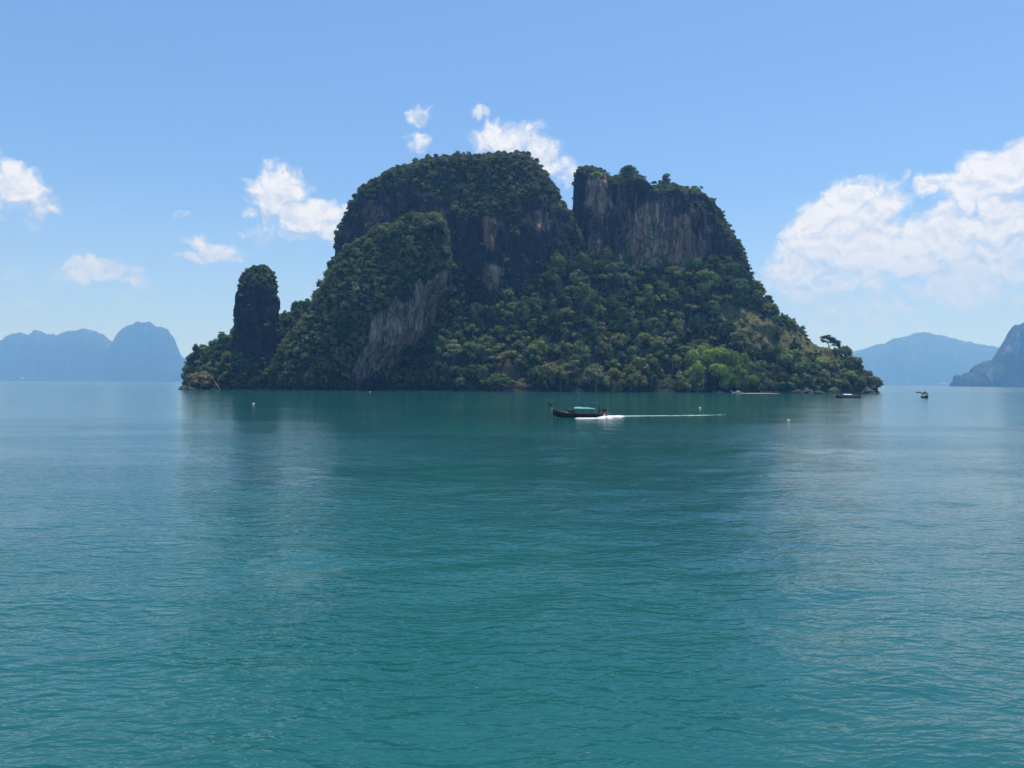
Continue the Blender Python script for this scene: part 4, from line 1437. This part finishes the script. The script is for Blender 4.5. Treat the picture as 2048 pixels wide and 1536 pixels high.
def longtail(name, pos, heading, scale, label, roof, group='wooden longtail boats', hull_mat=None, prow=1.0, canopy=(2.5, 6.8, 1.72), ribbons=True, engine=True, upper=None, roof_trim=None, people_cargo=True, engine_up=True, stripe=None):
    t = empty(name, pos, heading, scale)
    tag(t, label, 'boat', group)
    hm_ = hull_mat or M_HULL
    L = 11.0
    xs, half, gun, keel = hull_loft(L, prow, .92)
    prof = [(1, 1), (.99, .72), (.93, .42), (.72, .14), (.36, .02), (0, 0)]
    def ring(i, ins=0.0, rise=0.0):
        out = []
        for s in (1, -1):
            pr = prof if s == 1 else prof[::-1][1:]
            for (a_, b_) in pr:
                y_ = s * a_ * max(half[i] - ins, .01)
                z_ = keel[i] + (gun[i] - keel[i]) * b_ + (rise * (1 - b_))
                out.append((xs[i], y_, z_))
        return out
    m = MB(); n = len(xs)
    vs = []; fs = []
    for i in range(n): vs += ring(i)
    K = 11
    for i in range(n - 1):
        for k in range(K - 1):
            fs.append((i * K + k, i * K + k + 1, (i + 1) * K + k + 1, (i + 1) * K + k))
    fs.append(tuple(range(K)))
    m.add(vs, fs)
    vs = []; fs = []
    for i in range(n): vs += ring(i, .05, .07)
    for i in range(n - 1):
        for k in range(K - 1):
            fs.append((i * K + k, (i + 1) * K + k, (i + 1) * K + k + 1, i * K + k + 1))
    fs.append(tuple(range(K - 1, -1, -1)))
    m.add(vs, fs)
    m.build('hull', hm_, t, True)
    # gunwale rails
    for s in (1, -1):
        m = MB()
        m.tube([(xs[i], s * half[i], gun[i] + .02) for i in range(0, n)], .055, 5)
        m.build('gunwale', stripe or M_RAIL, t)
    # stem post sweeping up to the tall prow and down to the cutwater
    m = MB()
    pts_ = [(L - .55, 0, -.25), (L - .25, 0, .35), (L - .05, 0, 1.05), (L + .12, 0, 1.62 * prow), (L + .38, 0, 2.3 * prow), (L + .72, 0, 3.15 * prow)]
    m.tube(pts_, [.08, .10, .12, .15, .17, .21], 8, squash=.7)
    m.build('prow_post', hm_, t, True)
    if ribbons:
        for k, mt in enumerate((M_RIB1, M_RIB2, M_RIB3)):
            m = MB()
            z0 = 1.68 * prow + .13 * k; x0 = L + .15 + .05 * k
            m.lathe([(.15, -.07), (.2, 0), (.15, .07)], 10, (x0, 0, z0))
            for s in (-1, 1):
                m.tube([(x0, s * .16, z0), (x0 + .02, s * .24, z0 - .35 - .1 * k), (x0 - .06, s * .22, z0 - .75 - .12 * k)], [.07, .055, .03], 5)
            m.build('ribbon', mt, t)
    # floor boards and thwarts
    m = MB()
    for k in range(5):
        y_ = (-2 + k) * .27
        m.box((4.6, y_, .16), (7.4, .25, .03))
    m.build('floor', M_DECK, t)
    for x_ in (2.0, 3.4, 4.8, 6.2, 7.6):
        i = int(x_ / L * (n - 1))
        m = MB(); m.box((x_, 0, gun[i] - .2), (.28, half[i] * 1.86, .04))
        m.build('thwart', M_DECK, t)
    m = MB(); m.box((9.4, 0, gun[int(.85 * (n - 1))] - .06), (1.9, half[int(.9 * (n - 1))] * 1.3, .04)); m.build('foredeck', M_DECK, t)
    # canopy on posts
    if canopy:
        c0, c1, cz = canopy
        for x_ in (c0 + .1, (c0 + c1) / 2, c1 - .1):
            i = int(x_ / L * (n - 1))
            for s in (1, -1):
                m = MB(); m.tube([(x_, s * half[i] * .95, gun[i]), (x_, s * .80, cz)], .025, 5)
                m.build('canopy_post', M_STEEL, t)
        vs = []; fs = []; nx_, ny_ = 13, 9
        for top in (0, 1):
            for i in range(nx_):
                for j in range(ny_):
                    a_ = (j / (ny_ - 1) - .5) * 2; x_ = c0 + (c1 - c0) * i / (nx_ - 1)
                    sag = .04 * math.cos(i / (nx_ - 1) * math.pi * 4)
                    vs.append((x_, a_ * .98, cz + .29 * (1 - a_ * a_) - sag * (1 - a_ * a_) + .1 * (i / (nx_ - 1) - .2) + .03 * top))
        o_ = nx_ * ny_
        for i in range(nx_ - 1):
            for j in range(ny_ - 1):
                q_ = (i * ny_ + j, (i + 1) * ny_ + j, (i + 1) * ny_ + j + 1, i * ny_ + j + 1)
                fs.append(q_[::-1]); fs.append(tuple(o_ + z for z in q_))
        edge = [(i * ny_, (i + 1) * ny_) for i in range(nx_ - 1)] + [((nx_ - 1) * ny_ + j, (nx_ - 1) * ny_ + j + 1) for j in range(ny_ - 1)] + [((i + 1) * ny_ - 1, i * ny_ + ny_ - 1 + ny_) for i in range(nx_ - 1)]
        for a_, b_ in edge: fs.append((a_, b_, b_ + o_, a_ + o_))
        m = MB(); m.add(vs, fs); cn = m.build('canopy', roof, t, True)
        m = MB()
        for s in (1, -1):
            m.tube([(c0, s * .98, cz), (c1, s * .98, cz + .1)], .035, 5)
        m.build('canopy_rail', roof_trim or M_STEEL, cn)
        if roof_trim:
            m = MB(); m.box(((c0 + c1) / 2, 0, cz + .44), ((c1 - c0) * .96, .5, .05)); m.build('roof_cloth', roof_trim, cn)
    if upper:
        x0, x1, z0, z1 = upper
        m = MB()
        m.box(((x0 + x1) / 2, 0, (z0 + z1) / 2), (x1 - x0, 1.0, .05))
        v2 = []
        for (x_, y_, z_) in m.v:
            v2.append((x_, y_, z_ + (z1 - z0) * ((x_ - x0) / (x1 - x0) - .5) - .12 * (y_ / .5) ** 2))
        m.v = v2
        up_ = m.build('sunshade', roof, t)
        m = MB(); m.tube([((x0 + x1) / 2, .35, .3), ((x0 + x1) / 2, .35, (z0 + z1) / 2 - .08)], .022, 5); m.build('sunshade_pole', M_STEEL, up_)
    if engine:
        e = MB()
        e.box((.55, 0, 1.38), (.75, .46, .44)); e.box((.3, 0, 1.62), (.34, .4, .2)); e.box((.86, .05, 1.62), (.2, .3, .22))
        e.lathe([(.16, -.1), (.2, 0), (.16, .1)], 10, (.62, -.3, 1.4)); e.tube([(.55, 0, .7), (.55, 0, 1.2)], .07, 7)
        e.tube([(.75, .2, 1.6), (.8, .22, 1.9), (.6, .22, 1.98)], .04, 6)
        en = e.build('engine', M_METAL, t)
        s_ = MB(); tip = (-2.2, 0, .12) if not engine_up else (-1.75, 0, .18)
        s_.tube([(.25, 0, 1.3), tip], [.055, .04], 7); sh = s_.build('drive_shaft', M_STEEL, en)
        p_ = MB()
        for k in range(3):
            a_ = k * 2.094; c_ = Vector(tip)
            d_ = Vector((0, math.cos(a_), math.sin(a_)))
            w_ = Vector((.06, -math.sin(a_) * .07, math.cos(a_) * .07))
            p_.add([c_, c_ + d_ * .1 + w_, c_ + d_ * .2, c_ + d_ * .1 - w_], [(0, 1, 2, 3), (3, 2, 1, 0)])
        p_.lathe([(.045, -.04), (.045, .04)], 8, tip)
        p_.build('propeller', M_STEEL, en)
        s_ = MB(); s_.tube([(.9, .0, 1.42), (1.7, .1, 1.52)], .03, 6); s_.build('tiller', M_STEEL, en)
    if people_cargo:
        m = MB()
        m.box((8.1, .25, gun[int(.73 * n)] + .02), (.55, .45, .3)); m.build('crate', M_WHITE, t)
        m = MB(); m.lathe([(.18, -.06), (.26, 0), (.18, .06)], 12, (8.8, -.2, gun[int(.8 * n)] + .06)); m.build('rope_coil', M_DECK, t)
        for k in (0, 1):
            m = MB(); m.lathe([(.10, -.2), (.17, -.14), (.17, .14), (.1, .2)], 10, (.1 + .5 * k, .86, .52)); m.build('fender', M_WHITE if k else M_ORANGE, t)
    return t


def person(name, pos, rz, joints, label, shirt, trousers=M_TROUS, scale=1.0, hat=None):
    """one skinned body along a skeleton: joints = list of (parent, (x,y,z), radius); clothes by height along the limbs"""
    bm = bmesh.new()
    me = bpy.data.meshes.new(name)
    vs = [j[1] for j in joints]; ed = [(j[0], i) for i, j in enumerate(joints) if j[0] is not None]
    me.from_pydata(vs, ed, [])
    o = bpy.data.objects.new(name, me); COL.objects.link(o)
    sk = o.modifiers.new('skin', 'SKIN'); sk.use_smooth_shade = True
    sb = o.modifiers.new('sub', 'SUBSURF'); sb.levels = 1; sb.render_levels = 1
    for i, j in enumerate(joints):
        r = j[2] if isinstance(j[2], tuple) else (j[2], j[2])
        me.skin_vertices[0].data[i].radius = r
        me.skin_vertices[0].data[i].use_root = (i == 0)
    dg = bpy.context.evaluated_depsgraph_get(); dg.update()
    m2 = bpy.data.meshes.new_from_object(o.evaluated_get(dg))
    bpy.data.objects.remove(o)
    J = np.array(vs); kinds = [j[3] for j in joints]
    mats = [shirt, trousers, M_SKIN]
    for mm in mats: m2.materials.append(mm)
    for p in m2.polygons:
        c = np.array(p.center); k = kinds[int(np.argmin(((J - c) ** 2).sum(1)))]
        p.material_index = {'s': 0, 't': 1, 'k': 2}[k]
    m2.name = 'body'
    t = empty(name, pos, rz, scale)
    tag(t, label, 'person', None)
    b = obj('body', m2, None, t)
    hd = J[[i for i, j in enumerate(joints) if len(j) > 4 and j[4] == 'head'][0]]
    h = MB(); h.lathe([(.085, .0), (.106, .04), (.098, .09), (.06, .125), (.01, .135)], 12, (hd[0] - .012, hd[1], hd[2]))
    h.build('hair', M_HAIR, t, True)
    f = MB(); f.box((hd[0] + .098, hd[1], hd[2] - .005), (.03, .022, .04)); f.build('nose', M_SKIN, t)
    for s in (-1, 1):
        f = MB(); f.box((hd[0] + .088, hd[1] + s * .034, hd[2] + .022), (.012, .022, .012)); f.build('eye', M_HAIR, t)
        f = MB(); f.box((hd[0] - .0, hd[1] + s * .086, hd[2]), (.03, .018, .05)); f.build('ear', M_SKIN, t)
    # five fingers on each hand
    for i, j in enumerate(joints):
        if len(j) > 4 and j[4] == 'hand':
            pa = J[joints[i][0]]; d = J[i] - pa; d /= np.linalg.norm(d) + 1e-9
            side = np.cross(d, (0, 0, 1.0)); side /= np.linalg.norm(side) + 1e-9
            hm2 = MB()
            for k in range(4):
                b0 = J[i] + side * (.032 - .021 * k) + d * .02
                ln = (.075, .085, .08, .06)[k]
                hm2.tube([b0, b0 + d * ln * .55 - np.array((0, 0, .012)), b0 + d * ln - np.array((0, 0, .045))], [.011, .010, .008], 5)
            hm2.tube([J[i] - d * .03 + side * .035, J[i] + side * .065 + d * .015, J[i] + side * .062 + d * .05 - np.array((0, 0, .02))], [.013, .011, .009], 5)
            hm2.build('fingers', M_SKIN, t)
    return t


def standing(arm_r, arm_l):
    """facing local +x, feet on z = 0, about 1.68 m tall"""
    return [
        (None, (0, 0, .90), (.13, .15), 't'), (0, (0, 0, 1.10), (.12, .15), 's'), (1, (.0, 0, 1.30), (.125, .18), 's'), (2, (0, 0, 1.41), (.07, .10), 's'),
        (3, (.01, 0, 1.47), .052, 'k'), (4, (.03, 0, 1.535), (.080, .074), 'k'), (5, (.025, 0, 1.60), (.088, .078), 'k', 'head'), (6, (.02, 0, 1.655), (.062, .056), 'k'),
        (0, (0, .10, .80), .095, 't'), (8, (.03, .12, .47), .068, 't'), (9, (-.01, .13, .10), .046, 't'), (10, (.02, .13, .04), .042, 'k'), (11, (.15, .14, .03), .036, 'k'),
        (0, (0, -.10, .80), .095, 't'), (13, (.05, -.14, .47), .068, 't'), (14, (.02, -.17, .10), .046, 't'), (15, (.05, -.17, .04), .042, 'k'), (16, (.18, -.18, .03), .036, 'k'),
        (2, (0, .20, 1.36), .062, 's'), (18, arm_l[0], .045, 's'), (19, arm_l[1], .033, 'k'), (20, arm_l[2], .030, 'k', 'hand'),
        (2, (0, -.20, 1.36), .062, 's'), (22, arm_r[0], .045, 's'), (23, arm_r[1], .033, 'k'), (24, arm_r[2], .030, 'k', 'hand')]


def sitting():
    """facing local +x, seat at z = 0"""
    return [
        (None, (0, 0, .08), (.13, .15), 't'), (0, (-.02, 0, .28), (.12, .15), 's'), (1, (-.01, 0, .46), (.12, .18), 's'), (2, (0, 0, .57), (.07, .10), 's'),
        (3, (.01, 0, .63), .052, 'k'), (4, (.03, 0, .695), (.080, .074), 'k'), (5, (.025, 0, .76), (.088, .078), 'k', 'head'), (6, (.02, 0, .815), (.062, .056), 'k'),
        (0, (.18, .10, .09), .09, 't'), (8, (.42, .12, .08), .066, 't'), (9, (.44, .12, -.28), .046, 't'), (10, (.45, .12, -.36), .042, 'k'), (11, (.57, .13, -.37), .036, 'k'),
        (0, (.18, -.10, .09), .09, 't'), (13, (.42, -.13, .08), .066, 't'), (14, (.46, -.14, -.28), .046, 't'), (15, (.47, -.14, -.36), .042, 'k'), (16, (.59, -.15, -.37), .036, 'k'),
        (2, (0, .20, .52), .062, 's'), (18, (.04, .25, .26), .045, 's'), (19, (.24, .19, .19), .033, 'k'), (20, (.32, .17, .18), .030, 'k', 'hand'),
        (2, (0, -.20, .52), .062, 's'), (22, (.05, -.26, .26), .045, 's'), (23, (.25, -.18, .19), .033, 'k'), (24, (.33, -.16, .18), .030, 'k', 'hand')]


def on_boat(t, x, y, z):
    rz = t.rotation_euler[2]; s = t.scale[0]
    return (t.location.x + s * (x * math.cos(rz) - y * math.sin(rz)), t.location.y + s * (x * math.sin(rz) + y * math.cos(rz)), t.location.z + s * z)


# the boat under way: stern at photo x 1213, bow at 1108, waterline y 834.5
A_ = on_water(1213, 834.5); B_ = on_water(1111, 834.3)
hd_ = math.atan2(B_[1] - A_[1], B_[0] - A_[0])
k_ = (Vector(B_) - Vector(A_)).length / 10.45
boat = longtail('longtail_boat', (A_[0], A_[1], -.03), hd_, k_, 'dark wooden longtail boat under way with teal canopy and white wake', M_TEAL, upper=(1.75, 3.6, 3.05, 3.28))
m = MB(); hv_ = []
for top in (0, 1):
    for i in range(5):
        for j in range(9):
            a_ = math.pi * j / 8; rr_ = (.92 - .07 * i) - .03 * (1 - top)
            hv_.append((6.75 + .3 * i, -math.cos(a_) * rr_, 1.0 + math.sin(a_) * (1.0 - .10 * i) - .03 * (1 - top)))
hf_ = []
for top in (0, 1):
    for i in range(4):
        for j in range(8):
            q_ = (45 * top + i * 9 + j, 45 * top + (i + 1) * 9 + j, 45 * top + (i + 1) * 9 + j + 1, 45 * top + i * 9 + j + 1)
            hf_.append(q_ if top else q_[::-1])
m.add(hv_, hf_); m.build('hood', M_DARKC, boat, True)
helms = person('person', on_boat(boat, 1.55, .12, .38), hd_ + .15, standing(((.06, -.27, 1.10), (.30, -.24, 1.08), (.42, -.2, 1.10)), ((-.05, .28, 1.12), (.2, .3, 1.16), (.36, .26, 1.2))), 'person in dark clothes standing at the stern of the motoring boat holding the tiller', M_SHIRTD, scale=k_ * 1.12)
pas = person('person', on_boat(boat, 6.25, .2, .64), hd_ + .3, sitting(), 'person in pale pink shirt sitting under the front of the teal canopy', M_SHIRTP, scale=k_)
pas2 = person('person', on_boat(boat, 4.8, -.25, .60), hd_ - .2, sitting(), 'person in orange vest sitting amidships under the teal canopy', M_ORANGE, scale=k_)

# moored boat off the right point
A_ = on_water(1721, 795.5); B_ = on_water(1672.5, 795.2)
hd2 = math.atan2(B_[1] - A_[1], B_[0] - A_[0]); k2 = (Vector(B_) - Vector(A_)).length / 10.45
longtail('longtail_boat', (A_[0], A_[1], 0), hd2, k2, 'dark moored longtail boat with white and red roof off the right point', M_WHITE, prow=.72, canopy=(4.0, 7.6, 1.25), roof_trim=M_CLOTHR, engine_up=False, stripe=M_RAIL, people_cargo=False)
# boat coming straight on, far right
C_ = on_water(1852, 795.3)
hd3 = math.atan2(-C_[1], -C_[0]) + R(7)
bt3 = longtail('longtail_boat', (C_[0] + .9, C_[1] + 5, 0), hd3, 1.6, 'small dark longtail boat seen head on in the open water at right', M_DARKC, prow=.55, canopy=(2.5, 4.6, 1.5), ribbons=False, people_cargo=False)
person('person', on_boat(bt3, 1.6, .55, .5), hd3, standing(((.06, -.27, 1.10), (.25, -.2, 1.05), (.36, -.16, 1.06)), ((.06, .27, 1.12), (.22, .22, 1.08), (.34, .18, 1.1))), 'person standing at the stern of the boat seen head on', M_SHIRTD, scale=1.75)
m = MB()
um = empty('umbrella', on_boat(bt3, 3.0, -.75, .35))
tag(um, 'dark open umbrella held out beside the boat seen head on', 'umbrella')
m.lathe([(1.55, 2.05), (1.5, 2.2), (1.15, 2.5), (.6, 2.7), (.05, 2.78)], 14, (-1.6, 0, 0)); m.build('canopy', M_DARKC, um, True)
m = MB(); m.tube([(-.2, 0, .2), (-1.6, 0, 2.72)], .04, 6); m.build('pole', M_STEEL, um)

# boats drawn up by the beach
C_ = on_water(1486, 786.2)
longtail('longtail_boat', (C_[0], C_[1], .25), R(182), .82, 'small white boat lying at the left end of the beach', M_WHITE, hull_mat=M_WHITE, prow=.7, canopy=(3.0, 6.8, 1.35), ribbons=False, engine=False, people_cargo=False, stripe=M_WHITE)
C_ = on_water(1449, 786.0)
longtail('longtail_boat', (C_[0], C_[1], .1), R(178), .80, 'dim grey boat with white trim in the shade left of the white boat', M_DARKC, hull_mat=M_METAL, prow=.7, canopy=(3.0, 6.4, 1.3), ribbons=False, engine=False, people_cargo=False, stripe=M_WHITE)
C_ = on_water(1556, 786.6)
longtail('longtail_boat', (C_[0], C_[1], .3), R(179), 1.25, 'brown longtail boat with a curved prow beached at the right end of the sand', M_WHITE, hull_mat=M_HULLB, prow=.95, canopy=None, ribbons=False, people_cargo=False, stripe=M_HULLB, upper=(.6, 3.0, 2.5, 3.0))

# ------------------------------------------------------------------ buoys
M_BUOYW = simple('white_buoy_plastic', (0.62, 0.60, 0.57), .5, .05, 3.0)
M_BUOYO = simple('orange_buoy_plastic', (0.65, 0.20, 0.06), .5, .1, 3.0)


def buoy(px_, py_, w_px, label, top=M_BUOYW, low=M_METAL):
    g_ = on_water(px_, py_); r = w_px / 2 * g_[1] / F
    t = empty('buoy', (g_[0], g_[1], 0)); tag(t, label, 'buoy', None)
    m = MB(); m.lathe([(r * 1.0, -.5 * r), (r * 1.05, -.05 * r), (r * .98, .22 * r)], 16); m.build('float', low, t, True)
    m = MB(); m.lathe([(r * .96, .2 * r), (r * .9, .4 * r), (r * .66, .62 * r), (r * .3, .76 * r), (r * .05, .8 * r)], 16); b = m.build('cap', top, t, True)
    m = MB(); m.tube([(0, 0, .7 * r), (0, 0, 1.05 * r)], r * .09, 6); m.build('shackle', M_STEEL, t)
    return t


buoy(507, 808.5, 6, 'round white buoy with dark waterline in front of the rock pillar')
buoy(1400, 816.5, 5, 'small white buoy beyond the wake behind the motoring boat', low=M_BUOYO)
buoy(1577, 842.0, 7.5, 'low dark buoy with white top at the right end of the wake')
buoy(740, 784.5, 3.6, 'tiny white buoy close under the pale overhanging rock')

# ------------------------------------------------------------------ wake
M_FOAM = simple('white_foam', (0.80, 0.83, 0.84), .8, .06, 2.0, .2)
frng = np.random.default_rng(31)
FV = []; FF = []
path = [(1158, 837.0), (1180, 836.8), (1205, 836.2), (1222, 834.0), (1245, 832.6), (1290, 831.8), (1340, 831.6), (1400, 831.0), (1460, 829.2), (1540, 827.0)]
PW = np.array([on_water(x, y) for x, y in path])
sl = np.concatenate([[0], np.cumsum(np.linalg.norm(np.diff(PW[:, :2], axis=0), axis=1))])
nf = 0
def fleck(c, r, h):
    global nf
    k = 7; a0 = frng.uniform(0, 6.28)
    ph = frng.uniform(.6, 1.3, k)
    vs = [(c[0] + math.cos(a0 + i * 6.283 / k) * r[0] * ph[i], c[1] + math.sin(a0 + i * 6.283 / k) * r[1] * ph[i], h - .05) for i in range(k)] + [(c[0], c[1], h + .35 * min(r))]
    b = len(FV); FV.extend(vs)
    FF.extend([(b + i, b + (i + 1) % k, b + k) for i in range(k)]); nf += 1
for q_ in range(2600):
    s_ = sl[-1] * frng.random() ** 1.7 if q_ > 500 else frng.uniform(sl[2], sl[5])
    x_, y_ = np.interp(s_, sl, PW[:, 0]), np.interp(s_, sl, PW[:, 1])
    u_ = s_ / sl[-1]
    wid = .30 + 5.0 * u_
    if s_ < sl[2]:
        wid = .22
        if frng.random() < .45: continue
    if frng.random() < min(.97, max(0, (u_ - .15) * 2.2)): continue
    if u_ > .66: continue
    oy = frng.normal(0, wid * .5)
    c = (x_ + frng.normal(0, .3), y_ + oy)
    r_ = frng.uniform(.10, .36) * (1.0 if u_ < .25 else .5)
    h_ = float(sea_z(np.array([c[0]]), np.array([c[1]]), np.array([2.4]))[0])
    fleck(c, (r_ * (1.8 if u_ < .25 else 4.0), r_ * (.8 if u_ < .25 else .5)), h_ + (.06 if u_ < .25 else .0) + (frng.uniform(0, .22) if sl[2] < s_ < sl[4] and abs(oy) < .4 else 0))
for q_ in range(24):      # spray at the cutwater and broken crests beside the boat
    s_ = frng.random()
    c = on_water(1108 + 10 * frng.random(), 834.6 + frng.normal(0, .3)) if q_ < 24 else on_water(frng.uniform(1130, 1420), frng.uniform(838, 850))
    h_ = float(sea_z(np.array([c[0]]), np.array([c[1]]), np.array([2.4]))[0])
    r_ = frng.uniform(.05, .13); fleck(c, (r_ * 3.2, r_ * .5), h_ + .02)
M_FILM = simple('thin_foam_film', (0.34, 0.48, 0.50), .7, .25, 1.2, .2)
nfl = len(FF); prev = None
for q_ in range(150):
    s_ = sl[2] + (sl[-1] * .74 - sl[2]) * q_ / 149
    x_, y_ = np.interp(s_, sl, PW[:, 0]), np.interp(s_, sl, PW[:, 1])
    w_ = (.55 + 2.4 * (s_ / sl[-1])) * frng.uniform(.55, 1.2) * math.sin(math.pi * min(1, (150 - q_) / 60) / 2)
    row = []
    for o_ in (-w_, -w_ * .3, w_ * .3, w_):
        yy_ = y_ + o_ + frng.normal(0, .1)
        row.append((x_, yy_, float(sea_z(np.array([x_]), np.array([yy_]), np.array([2.4]))[0]) + .035)) 
    b = len(FV); FV.extend(row)
    if prev is not None and not (q_ > 70 and frng.random() < .22):
        for k in range(3): FF.append((prev + k, b + k, b + k + 1, prev + k + 1))
    prev = b
me = bpy.data.meshes.new('wake_foam'); me.from_pydata([tuple(map(float, v)) for v in FV], [], FF); me.update()
me.polygons.foreach_set('material_index', np.array([0] * nfl + [1] * (len(FF) - nfl), np.int32))
tag(obj('wake_foam', me, [M_FOAM, M_FILM]), 'white foam of the wake trailing behind the motoring boat', kind='stuff')

# ------------------------------------------------------------------ a few pale buildings on the far shore
M_WALL = simple('white_plaster', (0.75, 0.73, 0.70), .8, .05, .1)
M_ROOFT = simple('grey_roof', (0.30, 0.28, 0.27), .8, .2, .1)
M_GLASS = simple('dark_window', (0.03, 0.035, 0.04), .2, .1, .1, .5)


def house(px_, py_, w_px, h_px, Y, label):
    g_ = at(px_, py_, Y); k = Y / F; w, h = w_px * k, h_px * k
    t = empty('far_house', (g_[0], g_[1], max(0, g_[2]))); tag(t, label, 'house', 'pale houses on the far shore')
    m = MB(); m.box((0, 0, h * .3), (w, w * .7, h * .9)); m.build('wall', M_WALL, t)
    m = MB(); m.add([(-w * .55, -w * .4, h * .76), (w * .55, -w * .4, h * .76), (w * .55, w * .4, h * .76), (-w * .55, w * .4, h * .76), (-w * .5, 0, h * 1.1), (w * .5, 0, h * 1.1)],
                    [(0, 1, 5, 4), (2, 3, 4, 5), (0, 4, 3), (1, 2, 5), (3, 2, 1, 0)]); m.build('roof', M_ROOFT, t)
    for s in (-.25, .25):
        m = MB(); m.box((w * s, -w * .352, h * .42), (w * .18, w * .01, h * .28)); m.build('window', M_GLASS, t)


house(45, 757, 4, 2.6, 11300, 'tiny white house on the shore of the long hazy island')
house(1888, 768, 5, 3.2, 12200, 'larger pale house at the foot of the hazy mountain')
house(1879, 769, 4, 2.2, 12200, 'smaller pale house left of the larger one at the foot of the hazy mountain')
